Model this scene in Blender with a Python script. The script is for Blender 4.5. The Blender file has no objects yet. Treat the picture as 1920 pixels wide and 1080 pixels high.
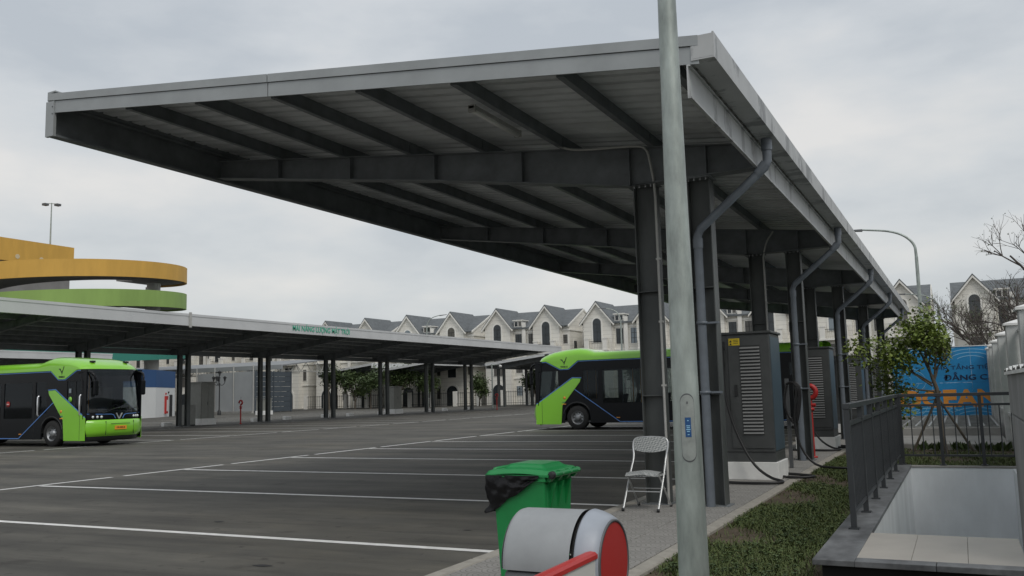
import bpy, bmesh, math, random
import numpy as np
from mathutils import Matrix, Vector
random.seed(7); np.random.seed(7)
S = bpy.context.scene
COL = S.collection
RAD = math.radians

# ------------------------------------------------------------------ camera
PITCH, ROLL, YAW, FPX, CAMH = .11678, -.02581, -.45892, 1681.6, 1.55
fw = Vector((math.sin(YAW)*math.cos(PITCH), math.cos(YAW)*math.cos(PITCH), math.sin(PITCH)))
rt = Vector((math.cos(YAW), -math.sin(YAW), 0)); up = rt.cross(fw)
r2 = math.cos(ROLL)*rt + math.sin(ROLL)*up
u2 = -math.sin(ROLL)*rt + math.cos(ROLL)*up
cam = bpy.data.cameras.new('camera'); co = bpy.data.objects.new('camera', cam); COL.objects.link(co)
cam.sensor_width = 36; cam.lens = FPX/1920*36; cam.clip_start = .05; cam.clip_end = 2000
m = Matrix((r2, u2, -fw)).transposed().to_4x4(); m.translation = (0, 0, CAMH); co.matrix_world = m
S.camera = co

# ------------------------------------------------------------------ sky, sun, exposure
SUN_AZ, SUN_EL = RAD(128), RAD(50)      # azimuth from +Y towards +X
W = bpy.data.worlds.new('World'); S.world = W; W.use_nodes = True
nt = W.node_tree; nt.nodes.clear()
def wn(t, **k):
    n = nt.nodes.new(t)
    for a, b in k.items(): setattr(n, a, b)
    return n
out = wn('ShaderNodeOutputWorld'); bg = wn('ShaderNodeBackground')
sky = wn('ShaderNodeTexSky', sky_type='NISHITA'); sky.sun_disc = False
sky.sun_elevation = SUN_EL; sky.sun_rotation = SUN_AZ; sky.air_density = 1.2; sky.dust_density = 2.5
tc = wn('ShaderNodeTexCoord')
mp = wn('ShaderNodeMapping'); mp.inputs['Scale'].default_value = (1, 1, 2.6)
n1 = wn('ShaderNodeTexNoise'); n1.inputs['Scale'].default_value = 2.0; n1.inputs['Detail'].default_value = 7; n1.inputs['Roughness'].default_value = .52
r1 = wn('ShaderNodeValToRGB'); e = r1.color_ramp.elements
e[0].position = .40; e[0].color = (5.1, 5.55, 6.1, 1); e[1].position = .62; e[1].color = (7.7, 7.7, 7.75, 1)
q = r1.color_ramp.elements.new(.5); q.color = (6.3, 6.65, 7.05, 1)
mx = wn('ShaderNodeMixRGB'); mx.inputs[0].default_value = .93
# overcast veil: a little brighter and warmer low down
sx = wn('ShaderNodeSeparateXYZ'); rv = wn('ShaderNodeValToRGB'); ee = rv.color_ramp.elements
ee[0].position = .0; ee[0].color = (1.04, 1.02, .97, 1); ee[1].position = .5; ee[1].color = (1, 1, 1, 1)
mu = wn('ShaderNodeMixRGB', blend_type='MULTIPLY'); mu.inputs[0].default_value = 1
L = nt.links.new
L(tc.outputs['Generated'], mp.inputs[0]); L(mp.outputs[0], n1.inputs['Vector']); L(n1.outputs['Fac'], r1.inputs[0])
L(tc.outputs['Generated'], sx.inputs[0]); L(sx.outputs['Z'], rv.inputs[0])
L(r1.outputs[0], mu.inputs[1]); L(rv.outputs[0], mu.inputs[2])
L(sky.outputs[0], mx.inputs[1]); L(mu.outputs[0], mx.inputs[2]); L(mx.outputs[0], bg.inputs[0]); L(bg.outputs[0], out.inputs[0])
bg.inputs[1].default_value = .1
sl = bpy.data.lights.new('sun', 'SUN'); sl.energy = 1.25; sl.angle = RAD(25); sl.color = (1, .96, .9)
so = bpy.data.objects.new('sun', sl); COL.objects.link(so)
sd = Vector((math.sin(SUN_AZ)*math.cos(SUN_EL), math.cos(SUN_AZ)*math.cos(SUN_EL), math.sin(SUN_EL)))
so.rotation_euler = sd.to_track_quat('Z', 'Y').to_euler()
vs = S.view_settings; vs.view_transform = 'Standard'; vs.look = 'None'; vs.exposure = 0; vs.gamma = 1; vs.use_curve_mapping = False

# ------------------------------------------------------------------ materials
def mat(name, col, rough=.6, metal=0., n=None, amt=.15, bump=0., bs=40., coat=0., spec=.5, detail=4, col2=None, stretch=None):
    m = bpy.data.materials.new(name); m.use_nodes = True; t = m.node_tree; b = t.nodes['Principled BSDF']
    b.inputs['Base Color'].default_value = (*col, 1); b.inputs['Roughness'].default_value = rough
    b.inputs['Metallic'].default_value = metal; b.inputs['Specular IOR Level'].default_value = spec
    if coat: b.inputs['Coat Weight'].default_value = coat; b.inputs['Coat Roughness'].default_value = .06
    tc = t.nodes.new('ShaderNodeTexCoord'); vec = tc.outputs['Object']
    if stretch:
        mp = t.nodes.new('ShaderNodeMapping'); mp.inputs['Scale'].default_value = stretch; t.links.new(vec, mp.inputs[0]); vec = mp.outputs[0]
    if n:
        nz = t.nodes.new('ShaderNodeTexNoise'); nz.inputs['Scale'].default_value = n; nz.inputs['Detail'].default_value = detail; nz.inputs['Roughness'].default_value = .6
        t.links.new(vec, nz.inputs['Vector'])
        rp = t.nodes.new('ShaderNodeValToRGB'); e = rp.color_ramp.elements
        e[0].position = .3; e[1].position = .7
        c2 = col2 if col2 else tuple(min(1, c*(1+amt)) for c in col)
        e[0].color = (*[c*(1-amt) for c in col], 1); e[1].color = (*c2, 1)
        t.links.new(nz.outputs['Fac'], rp.inputs[0]); t.links.new(rp.outputs[0], b.inputs['Base Color'])
    if bump:
        nb = t.nodes.new('ShaderNodeTexNoise'); nb.inputs['Scale'].default_value = bs; nb.inputs['Detail'].default_value = 5
        t.links.new(vec, nb.inputs['Vector'])
        bp = t.nodes.new('ShaderNodeBump'); bp.inputs['Strength'].default_value = bump; bp.inputs['Distance'].default_value = .02
        t.links.new(nb.outputs['Fac'], bp.inputs['Height']); t.links.new(bp.outputs[0], b.inputs['Normal'])
    return m
def glass(name, tint, opac, rough=.03, ior=1.3):
    m = bpy.data.materials.new(name); m.use_nodes = True; t = m.node_tree; t.nodes.clear()
    o = t.nodes.new('ShaderNodeOutputMaterial'); tr = t.nodes.new('ShaderNodeBsdfTransparent'); tr.inputs[0].default_value = (*tint, 1)
    g = t.nodes.new('ShaderNodeBsdfGlossy'); g.inputs['Roughness'].default_value = rough; g.inputs[0].default_value = (.9, .95, 1, 1)
    d = t.nodes.new('ShaderNodeBsdfDiffuse'); d.inputs[0].default_value = (.012, .015, .017, 1)
    fr = t.nodes.new('ShaderNodeFresnel'); fr.inputs[0].default_value = ior
    m1 = t.nodes.new('ShaderNodeMixShader'); m1.inputs[0].default_value = opac
    m2 = t.nodes.new('ShaderNodeMixShader')
    t.links.new(tr.outputs[0], m1.inputs[1]); t.links.new(d.outputs[0], m1.inputs[2])
    t.links.new(fr.outputs[0], m2.inputs[0]); t.links.new(m1.outputs[0], m2.inputs[1]); t.links.new(g.outputs[0], m2.inputs[2]); t.links.new(m2.outputs[0], o.inputs[0])
    return m
MT = {}
MT['steel'] = mat('dark grey painted steel', (.155, .168, .176), .5, n=3, amt=.25, bump=.05, bs=8)
MT['column'] = mat('green grey column paint', (.075, .082, .08), .5, n=2.5, amt=.3, bump=.05, bs=8, stretch=(1, 1, .4))
MT['fascia'] = mat('silver grey flashing', (.33, .35, .355), .5, metal=.1, n=2, amt=.1, bump=.06, bs=2.2)
MT['gutter'] = mat('weathered gutter metal', (.46, .47, .47), .5, metal=.1, n=3.5, amt=.12, detail=8, bump=.05, bs=3)
MT['gutterdark'] = mat('gutter soffit metal', (.2, .215, .225), .5, metal=.1, n=3, amt=.1)
MT['sheet'] = mat('roof sheet underside', (.70, .72, .73), .5, n=1.5, amt=.15)
MT['pipe'] = mat('blue grey pvc pipe', (.145, .165, .19), .45, n=6, amt=.12)
MT['conduit'] = mat('pale conduit', (.42, .42, .40), .5, n=5, amt=.1)
MT['galv'] = mat('galvanised steel', (.35, .39, .365), .48, metal=.4, n=12, amt=.3, detail=8, bump=.03, bs=30, stretch=(1, 1, .3))
MT['galvhatch'] = mat('galvanised hatch', (.34, .365, .345), .5, metal=.4, n=14, amt=.2, detail=8)
MT['white'] = mat('white paint', (.76, .76, .74), .6, n=4, amt=.08)
MT['offwhite'] = mat('weathered white concrete', (.56, .57, .555), .8, n=3, amt=.14, detail=7, bump=.1, bs=20)
MT['pitwhite'] = mat('white render', (.80, .83, .85), .75, n=1.6, amt=.13, detail=9, stretch=(1, 1, .4), bump=.05, bs=60)
MT['bluesign'] = mat('blue print', (.012, .075, .22), .5)
MT['skyblue'] = mat('blue hoarding print', (.018, .27, .58), .5, n=.7, amt=.15)
MT['orange'] = mat('orange print', (.80, .32, .05), .5)
MT['navy'] = mat('navy lettering', (.012, .03, .09), .5)
MT['paleblue'] = mat('pale blue line print', (.30, .58, .78), .5)
MT['green'] = mat('lime green bus paint', (.235, .60, .03), .32, n=1, amt=.03, coat=.8)
MT['black'] = mat('gloss black bus panel', (.007, .008, .010), .22, spec=.22)
MT['rubber'] = mat('tyre rubber', (.018, .018, .018), .8, n=20, amt=.2)
MT['alloy'] = mat('brushed wheel rim', (.30, .31, .32), .4, metal=.7, n=15, amt=.2)
MT['darkplastic'] = mat('dark plastic', (.018, .019, .02), .5)
MT['stripe'] = mat('blue pinstripe', (.10, .25, .62), .4)
MT['silver'] = mat('silver emblem', (.75, .76, .78), .25, metal=.6)
MT['lightlens'] = mat('headlamp lens', (.78, .80, .82), .15)
MT['plate'] = mat('orange number plate', (.85, .33, .03), .5)
MT['red'] = mat('red paint', (.42, .022, .02), .45, n=6, amt=.15)
MT['redprint'] = mat('red board', (.45, .028, .024), .4, n=3, amt=.05)
MT['seatfab'] = mat('bus seat fabric', (.03, .04, .06), .8)
MT['interior'] = mat('bus interior', (.05, .052, .055), .7)
MT['glass'] = glass('tinted bus glass', (.80, .84, .84), .22)
MT['wglass'] = glass('windscreen glass', (.86, .9, .89), .12, .03, 1.5)
MT['winglass'] = mat('house window glass', (.03, .036, .04), .1, n=.4, amt=.5, spec=.6)
MT['winpale'] = mat('pale reflecting window glass', (.22, .26, .29), .12, spec=.6)
MT['cream'] = mat('cream limestone render', (.74, .72, .66), .8, n=.6, amt=.07, detail=8, bump=.08, bs=6)
MT['creamtrim'] = mat('pale stone trim', (.79, .775, .725), .8, n=1, amt=.05)
MT['slate'] = mat('slate grey roof tile', (.125, .138, .145), .6, n=2, amt=.2, bump=.1, bs=8)
MT['frame'] = mat('dark window frame', (.02, .021, .022), .5)
MT['charger'] = mat('charcoal powder coat', (.062, .066, .066), .45, n=4, amt=.15, bump=.03, bs=200)
MT['chargerside'] = mat('blue grey powder coat', (.05, .08, .105), .45, n=1.2, amt=.2, stretch=(1, 1, .5))
MT['louver'] = mat('louver grey', (.20, .205, .205), .5)
MT['yellow'] = mat('yellow warning label', (.70, .52, .02), .5)
MT['cable'] = mat('black cable', (.012, .012, .013), .5)
MT['beige'] = mat('beige cabinet paint', (.23, .235, .215), .5, n=3, amt=.1)
MT['grey'] = mat('mid grey paint', (.10, .105, .11), .55)
MT['railing'] = mat('dark grey railing paint', (.038, .042, .046), .42, n=5, amt=.15)
MT['bin'] = mat('green wheelie bin plastic', (.012, .235, .062), .38, n=5, amt=.1, bump=.03, bs=120)
MT['bag'] = mat('black bin bag film', (.005, .005, .006), .38, bump=.8, bs=14, spec=.3)
MT['barrier'] = mat('barrier shell grey', (.31, .325, .335), .5, n=7, amt=.10, detail=10, bump=.03, bs=300)
MT['barrierlight'] = mat('barrier drum blue grey', (.33, .36, .405), .45, n=9, amt=.09, detail=10, bump=.02, bs=300)
MT['barrierdark'] = mat('barrier cabinet dark grey', (.10, .105, .11), .5, n=200, amt=.08)
MT['boomwhite'] = mat('boom white panel', (.66, .66, .62), .45, n=3, amt=.06)
MT['chrome'] = mat('chair tube', (.55, .56, .56), .3, metal=.6)
MT['granite'] = mat('dark granite coping', (.15, .155, .16), .5, n=5, amt=.55, detail=10, stretch=(1, .5, 1))
MT['landing'] = mat('beige landing tile', (.44, .41, .365), .55, n=3, amt=.07, detail=8)
MT['kerb'] = mat('kerb concrete', (.34, .32, .28), .85, n=5, amt=.2, detail=8, bump=.15, bs=40)
MT['concrete'] = mat('pale concrete', (.30, .295, .28), .85, n=2.5, amt=.2, detail=8, bump=.1, bs=30)
MT['roughconc'] = mat('weathered grey concrete', (.20, .205, .205), .85, n=3, amt=.32, detail=9, bump=.25, bs=14, stretch=(1, 1, .45))
MT['grate'] = mat('galvanised grating bar', (.36, .37, .36), .5, metal=.3, n=5, amt=.2)
MT['dark'] = mat('painted shade black', (.012, .012, .012), .9)  # near-black colour standing in for shade
MT['soil'] = mat('grass bed soil', (.085, .065, .042), .95, n=6, amt=.4, detail=8, bump=.5, bs=30)
MT['leaf'] = mat('tree leaf', (.13, .21, .035), .5, n=3, amt=.45, col2=(.25, .32, .06))
MT['leafdark'] = mat('dark tree leaf', (.05, .09, .03), .6, n=1, amt=.4, col2=(.10, .145, .045))
MT['bark'] = mat('grey brown bark', (.13, .11, .085), .9, n=8, amt=.3, bump=.3, bs=30)
MT['barkdark'] = mat('bare twig bark', (.10, .085, .075), .9, n=8, amt=.3)
MT['ochre'] = mat('ochre yellow parapet paint', (.62, .36, .07), .7, n=.5, amt=.13, detail=9, stretch=(1, 1, .25))
MT['lime'] = mat('leaf green parapet paint', (.25, .385, .10), .7, n=.5, amt=.12, detail=9, stretch=(1, 1, .25))
MT['teal'] = mat('teal parapet paint', (.035, .22, .17), .7, n=.3, amt=.08)
MT['rampblue'] = mat('navy blue wall paint', (.025, .085, .22), .7, n=.3, amt=.06)
MT['rampwhite'] = mat('white wall paint', (.72, .73, .72), .7, n=.3, amt=.05)
MT['slab'] = mat('ramp slab concrete', (.22, .215, .21), .8, n=.4, amt=.15)
MT['metalwall'] = mat('grey corrugated wall', (.30, .315, .325), .5, n=.4, amt=.08)
MT['gatemetal'] = mat('dark blue grey gate', (.07, .085, .10), .5, n=1, amt=.12)
MT['shedroof'] = mat('pale shed roof', (.22, .23, .24), .5, n=1, amt=.1)
MT['meshgreen'] = mat('green mesh screen', (.01, .15, .06), .7, n=3, amt=.2)
MT['paint'] = mat('road marking paint', (.74, .74, .72), .75, n=7, amt=.18, detail=10)
MT['stain'] = mat('damp stain on flashing', (.17, .178, .18), .5, metal=.1, n=3, amt=.1)
MT['curtain'] = mat('curtained window glass', (.11, .105, .095), .2, n=1.5, amt=.3, stretch=(6, 1, .4))
MT['vent'] = mat('pale ochre vent cover', (.62, .52, .33), .7)
MT['fasciapale'] = mat('pale grey canopy flashing', (.56, .57, .575), .5, metal=.05, n=.6, amt=.08, detail=8)
MT['grassblade'] = mat('grass blade', (.06, .115, .022), .7, n=22, amt=.45, col2=(.125, .15, .045))

def asphalt():
    m = bpy.data.materials.new('asphalt'); m.use_nodes = True; t = m.node_tree; b = t.nodes['Principled BSDF']
    b.inputs['Roughness'].default_value = .82; b.inputs['Specular IOR Level'].default_value = .35
    tc = t.nodes.new('ShaderNodeTexCoord')
    def noise(sc, d, stretch=None, rgh=.6):
        v = tc.outputs['Object']
        if stretch:
            mp = t.nodes.new('ShaderNodeMapping'); mp.inputs['Scale'].default_value = stretch; t.links.new(v, mp.inputs[0]); v = mp.outputs[0]
        n = t.nodes.new('ShaderNodeTexNoise'); n.inputs['Scale'].default_value = sc; n.inputs['Detail'].default_value = d; n.inputs['Roughness'].default_value = rgh
        t.links.new(v, n.inputs['Vector']); return n.outputs['Fac']
    def ramp(f, p0, c0, p1, c1):
        r = t.nodes.new('ShaderNodeValToRGB'); e = r.color_ramp.elements
        e[0].position = p0; e[0].color = (*c0, 1); e[1].position = p1; e[1].color = (*c1, 1); t.links.new(f, r.inputs[0]); return r.outputs[0]
    def mul(a, b_, f=1):
        x = t.nodes.new('ShaderNodeMixRGB'); x.blend_type = 'MULTIPLY'; x.inputs[0].default_value = f
        t.links.new(a, x.inputs[1]); t.links.new(b_, x.inputs[2]); return x.outputs[0]
    base = ramp(noise(.35, 9), .3, (.076, .074, .067), .7, (.128, .123, .108))
    tyre = ramp(noise(.55, 6, (.35, 2.2, 1)), .3, (.55, .55, .56), .66, (1.15, 1.14, 1.12))
    spots = ramp(noise(1.7, 3), .60, (1, 1, 1), .74, (.62, .61, .60))
    drips = ramp(noise(6.5, 2), .66, (1, 1, 1), .72, (.6, .6, .6))
    spots = mul(spots, drips)
    dust = ramp(noise(.22, 7, (1, 1.6, 1), .66), .52, (1, 1, 1), .72, (1.32, 1.27, 1.16))
    scuff = ramp(noise(2.6, 8, (.25, 2.4, 1), .7), .34, (.74, .74, .75), .5, (1, 1, 1))
    base = mul(mul(base, dust), scuff)
    grain = ramp(noise(130, 2), .25, (.6, .6, .6), .75, (1.4, 1.4, 1.38))
    t.links.new(mul(mul(mul(base, tyre), spots), grain), b.inputs['Base Color'])
    bp = t.nodes.new('ShaderNodeBump'); bp.inputs['Strength'].default_value = .35; bp.inputs['Distance'].default_value = .01
    t.links.new(noise(90, 3), bp.inputs['Height']); t.links.new(bp.outputs[0], b.inputs['Normal'])
    return m
MT['asphalt'] = asphalt()

def fan_tile():
    m = mat('fan patterned paving tile', (.27, .262, .245), .85, n=4, amt=.14, detail=8); t = m.node_tree; b = t.nodes['Principled BSDF']
    tc = t.nodes.new('ShaderNodeTexCoord'); sp = t.nodes.new('ShaderNodeSeparateXYZ')
    mp = t.nodes.new('ShaderNodeMapping'); mp.inputs['Scale'].default_value = (5, 5, 1); mp.inputs['Rotation'].default_value = (0, 0, RAD(45))
    t.links.new(tc.outputs['Object'], mp.inputs[0]); t.links.new(mp.outputs[0], sp.inputs[0])
    def ma(op, a, b_=None):
        n = t.nodes.new('ShaderNodeMath'); n.operation = op
        for i, x in enumerate((a, b_)):
            if x is None: continue
            if isinstance(x, (int, float)): n.inputs[i].default_value = x
            else: t.links.new(x, n.inputs[i])
        return n.outputs[0]
    row = ma('FLOOR', sp.outputs['Y']); off = ma('MULTIPLY', row, .5)
    u = ma('SUBTRACT', ma('FRACT', ma('ADD', sp.outputs['X'], off)), .5); v = ma('FRACT', sp.outputs['Y'])
    r = ma('SQRT', ma('ADD', ma('MULTIPLY', u, u), ma('MULTIPLY', v, v)))
    line = ma('LESS_THAN', ma('FRACT', ma('MULTIPLY', r, 4.5)), .22)
    mx = t.nodes.new('ShaderNodeMixRGB'); mx.blend_type = 'MULTIPLY'; mx.inputs[2].default_value = (.66, .65, .64, 1)
    src = b.inputs['Base Color'].links[0].from_socket
    t.links.new(line, mx.inputs[0]); t.links.new(src, mx.inputs[1]); t.links.new(mx.outputs[0], b.inputs['Base Color'])
    bp = t.nodes.new('ShaderNodeBump'); bp.invert = True; bp.inputs['Strength'].default_value = .4; bp.inputs['Distance'].default_value = .004
    t.links.new(line, bp.inputs['Height']); t.links.new(bp.outputs[0], b.inputs['Normal'])
    return m
MT['fan'] = fan_tile()

def courses(m, axis, period, thick, fac):
    # thin horizontal joints (stone courses, tile rows) as relief and joint colour
    t = m.node_tree; b = t.nodes['Principled BSDF']; tc = t.nodes.new('ShaderNodeTexCoord'); sp = t.nodes.new('ShaderNodeSeparateXYZ'); t.links.new(tc.outputs['Object'], sp.inputs[0])
    a = t.nodes.new('ShaderNodeMath'); a.operation = 'DIVIDE'; a.inputs[1].default_value = period; t.links.new(sp.outputs[axis], a.inputs[0])
    f = t.nodes.new('ShaderNodeMath'); f.operation = 'FRACT'; t.links.new(a.outputs[0], f.inputs[0])
    l = t.nodes.new('ShaderNodeMath'); l.operation = 'LESS_THAN'; l.inputs[1].default_value = thick; t.links.new(f.outputs[0], l.inputs[0])
    mx = t.nodes.new('ShaderNodeMixRGB'); mx.blend_type = 'MULTIPLY'; mx.inputs[2].default_value = (fac, fac, fac, 1)
    src = b.inputs['Base Color'].links[0].from_socket
    t.links.new(l.outputs[0], mx.inputs[0]); t.links.new(src, mx.inputs[1]); t.links.new(mx.outputs[0], b.inputs['Base Color'])
courses(MT['cream'], 'Z', .55, .10, .78); courses(MT['slate'], 'Z', .22, .3, .72)
def streaky(name, base, dark):
    m = mat(name, base, .5, metal=.1, n=3, amt=.08); t = m.node_tree; b = t.nodes['Principled BSDF']
    tc = t.nodes.new('ShaderNodeTexCoord'); mp = t.nodes.new('ShaderNodeMapping'); mp.inputs['Scale'].default_value = (1, 1.9, .6)
    n = t.nodes.new('ShaderNodeTexNoise'); n.inputs['Scale'].default_value = 1.6; n.inputs['Detail'].default_value = 9; n.inputs['Roughness'].default_value = .7
    r = t.nodes.new('ShaderNodeValToRGB'); e = r.color_ramp.elements; e[0].position = .54; e[0].color = (1, 1, 1, 1); e[1].position = .59; e[1].color = (*dark, 1)
    mx = t.nodes.new('ShaderNodeMixRGB'); mx.blend_type = 'MULTIPLY'; mx.inputs[0].default_value = .8
    src = b.inputs['Base Color'].links[0].from_socket
    t.links.new(tc.outputs['Object'], mp.inputs[0]); t.links.new(mp.outputs[0], n.inputs['Vector']); t.links.new(n.outputs['Fac'], r.inputs[0])
    t.links.new(src, mx.inputs[1]); t.links.new(r.outputs[0], mx.inputs[2]); t.links.new(mx.outputs[0], b.inputs['Base Color'])
    return m
MT['gutter'] = streaky('streaked gutter metal', (.44, .45, .45), (.42, .43, .44))

# ------------------------------------------------------------------ mesh helpers
class MB:
    def __init__(s): s.v = []; s.f = []; s.sm = []
    def add(s, vs, fs, smooth=False):
        o = len(s.v); s.v += [tuple(v) for v in vs]; s.f += [tuple(i+o for i in f) for f in fs]; s.sm += [smooth]*len(fs); return s
    def box(s, x0, y0, z0, x1, y1, z1):
        x0, x1 = min(x0, x1), max(x0, x1); y0, y1 = min(y0, y1), max(y0, y1); z0, z1 = min(z0, z1), max(z0, z1)
        return s.add([(x0,y0,z0),(x1,y0,z0),(x1,y1,z0),(x0,y1,z0),(x0,y0,z1),(x1,y0,z1),(x1,y1,z1),(x0,y1,z1)],
                     [(0,3,2,1),(4,5,6,7),(0,1,5,4),(1,2,6,5),(2,3,7,6),(3,0,4,7)])
    def hexa(s, p):   # 8 points ordered as box
        return s.add(p, [(0,3,2,1),(4,5,6,7),(0,1,5,4),(1,2,6,5),(2,3,7,6),(3,0,4,7)])
    def prism(s, pts, axis, a, b):
        n = len(pts)
        area = sum(pts[i][0]*pts[(i+1) % n][1]-pts[(i+1) % n][0]*pts[i][1] for i in range(n))
        if area < 0: pts = pts[::-1]
        def P(p, c):
            return (c, p[0], p[1]) if axis == 'x' else (p[0], c, p[1]) if axis == 'y' else (p[0], p[1], c)
        lo, hi = min(a, b), max(a, b)
        vs = [P(p, lo) for p in pts]+[P(p, hi) for p in pts]
        fs = [tuple(range(n-1, -1, -1)), tuple(range(n, 2*n))]+[(i, (i+1) % n, n+(i+1) % n, n+i) for i in range(n)]
        if axis == 'y': fs = [f[::-1] for f in fs]
        return s.add(vs, fs)
    def tube(s, pts, r, n=8, caps=True, smooth=True):
        pts = [Vector(p) for p in pts]; rs = r if isinstance(r, (list, tuple)) else [r]*len(pts)
        vs = []; fs = []; prev = None
        for i, p in enumerate(pts):
            d = (pts[min(i+1, len(pts)-1)]-pts[max(i-1, 0)]).normalized()
            if prev is None:
                a = Vector((0, 0, 1)) if abs(d.z) < .9 else Vector((1, 0, 0)); u = d.cross(a).normalized()
            else:
                u = (prev - d*prev.dot(d)).normalized()
            prev = u; w = d.cross(u)
            for k in range(n):
                t = 2*math.pi*k/n; vs.append(p+rs[i]*(math.cos(t)*u+math.sin(t)*w))
        for i in range(len(pts)-1):
            for k in range(n):
                fs.append((i*n+k, i*n+(k+1) % n, (i+1)*n+(k+1) % n, (i+1)*n+k))
        s.add(vs, fs, smooth)
        if caps:
            s.add(vs[:n], [tuple(range(n-1, -1, -1))]); s.add(vs[-n:], [tuple(range(n))])
        return s
    def lathe(s, prof, c, n=20, axis='z', smooth=True, a0=0, a1=2*math.pi):
        full = abs(a1-a0-2*math.pi) < 1e-6; m_ = n if full else n+1
        vs = []; fs = []
        for r, h in prof:
            for k in range(m_):
                t = a0+(a1-a0)*k/n; x, y = r*math.cos(t), r*math.sin(t)
                vs.append({'z': (c[0]+x, c[1]+y, c[2]+h), 'x': (c[0]+h, c[1]+x, c[2]+y), 'y': (c[0]+y, c[1]+h, c[2]+x)}[axis])
        for i in range(len(prof)-1):
            for k in range(n):
                k2 = (k+1) % m_
                fs.append((i*m_+k, i*m_+k2, (i+1)*m_+k2, (i+1)*m_+k))
        return s.add(vs, fs, smooth)
    def grid(s, f, nu, nv, smooth=True):
        vs = [f(i/nu, j/nv) for i in range(nu+1) for j in range(nv+1)]
        fs = [(i*(nv+1)+j, (i+1)*(nv+1)+j, (i+1)*(nv+1)+j+1, i*(nv+1)+j+1) for i in range(nu) for j in range(nv)]
        return s.add(vs, fs, smooth)
    def xf(s, M):
        s.v = [tuple(M @ Vector(v)) for v in s.v]; return s
    def mirx(s, c):
        s.v = [(c-v[0], v[1], v[2]) for v in s.v]; s.f = [f[::-1] for f in s.f]; return s
    def mesh(s, name):
        me = bpy.data.meshes.new(name); me.from_pydata(s.v, [], s.f); me.update()
        me.polygons.foreach_set('use_smooth', s.sm); return me
    def build(s, name, mt, parent=None, bevel=0, world=False):
        if world and parent is not None:
            r = parent
            while r.parent: r = r.parent
            s.xf((Matrix.Translation(r.location) @ Matrix.Rotation(r.rotation_euler.z, 4, 'Z')).inverted())
        me = s.mesh(name); me.materials.append(MT[mt] if isinstance(mt, str) else mt)
        o = bpy.data.objects.new(name, me); COL.objects.link(o)
        if parent is not None: o.parent = parent
        if bevel:
            bv = o.modifiers.new('bevel', 'BEVEL'); bv.width = bevel; bv.segments = 2; bv.limit_method = 'ANGLE'; bv.angle_limit = RAD(40); bv.harden_normals = False
        return o
def thing(name, label, cat, loc=(0, 0, 0), rz=0, group=None):
    o = bpy.data.objects.new(name, None); COL.objects.link(o); o.location = loc; o.rotation_euler = (0, 0, rz); o.empty_display_size = .2
    return tag(o, label, cat, group)
def tag(o, label, cat, group=None, kind=None):
    if label: o['label'] = label
    if cat: o['category'] = cat
    if group: o['group'] = group
    if kind: o['kind'] = kind
    return o
def struct(o): o['kind'] = 'structure'; return o
def kids(o): return [c for c in list(COL.objects) if c.parent is o]
def copy_tree(o, parent=None):
    c = o.copy(); COL.objects.link(c)
    if parent is not None: c.parent = parent
    for k in list(o.children): copy_tree(k, c)
    return c
def inst(src, loc, parent, rz=0):       # another piece sharing mesh data
    o = bpy.data.objects.new(src.name.split('.')[0], src.data); COL.objects.link(o); o.location = loc; o.rotation_euler = (0, 0, rz); o.parent = parent
    return o
def text(name, body, size, mt, M, parent, ext=.004, bold=0., align='CENTER', squash=1):
    c = bpy.data.curves.new('t', 'FONT'); c.body = body; c.size = size; c.extrude = ext; c.offset = bold; c.align_x = align; c.align_y = 'CENTER'; c.resolution_u = 3
    o = bpy.data.objects.new('t', c); COL.objects.link(o)
    dg = bpy.context.evaluated_depsgraph_get(); dg.update()
    me = bpy.data.meshes.new_from_object(o.evaluated_get(dg)); bpy.data.objects.remove(o)
    me.transform(M @ Matrix.Diagonal((squash, 1, 1, 1))); me.materials.clear(); me.materials.append(MT[mt]); me.name = name
    ob = bpy.data.objects.new(name, me); COL.objects.link(ob); ob.parent = parent
    return ob
def face(normal, loc, upv=(0, 0, 1)):   # matrix putting text on a plane with this normal
    n = Vector(normal).normalized(); u = Vector(upv); x = u.cross(n).normalized(); y = n.cross(x)
    M = Matrix((x, y, n)).transposed().to_4x4(); M.translation = loc; return M
def arc(c, r, a0, a1, n, plane='xz'):
    out = []
    for i in range(n+1):
        t = RAD(a0+(a1-a0)*i/n); a, b = r*math.cos(t), r*math.sin(t)
        out.append((c[0]+a, c[1], c[2]+b) if plane == 'xz' else (c[0], c[1]+a, c[2]+b) if plane == 'yz' else (c[0]+a, c[1]+b, c[2]))
    return out
def smoothpath(pts, it=2):
    pts = [Vector(p) for p in pts]
    for _ in range(it):
        o = [pts[0]]
        for a, b in zip(pts, pts[1:]): o += [a*.75+b*.25, a*.25+b*.75]
        o.append(pts[-1]); pts = o
    return pts

# ------------------------------------------------------------------ ground, markings, pavement
PIT = (-.80, 8.45, .60, 15.4)
g = MB(); xs = [-700, PIT[0]-.1, PIT[2]+.1, 700]; ys = [-700, PIT[1], PIT[3]+.1, 900]
for i in range(3):
    for j in range(3):
        if i == 1 and j == 1: continue
        g.add([(xs[i],ys[j],0),(xs[i+1],ys[j],0),(xs[i+1],ys[j+1],0),(xs[i],ys[j+1],0)], [(0,1,2,3)])
struct(g.build('ground', 'asphalt'))
def line(x0, y0, x1, y1, z=.004): return struct(MB().add([(x0,y0,z),(x1,y0,z),(x1,y1,z),(x0,y1,z)], [(0,1,2,3)]).build('road_marking', 'paint'))
BAY = 3.66
YB = [4.42, 8.04, 11.75, 15.38, 19.06, 22.6, 26.2, 29.9, 33.55, 37.2, 40.9]
for i, y in enumerate(YB):
    line(-16.1 if i else -13, y-.06, -4.25, y+.06)
y = 1.0
while y < 48:
    line(-16.28, y, -16.16, y+2.9); y += 3.2
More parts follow.
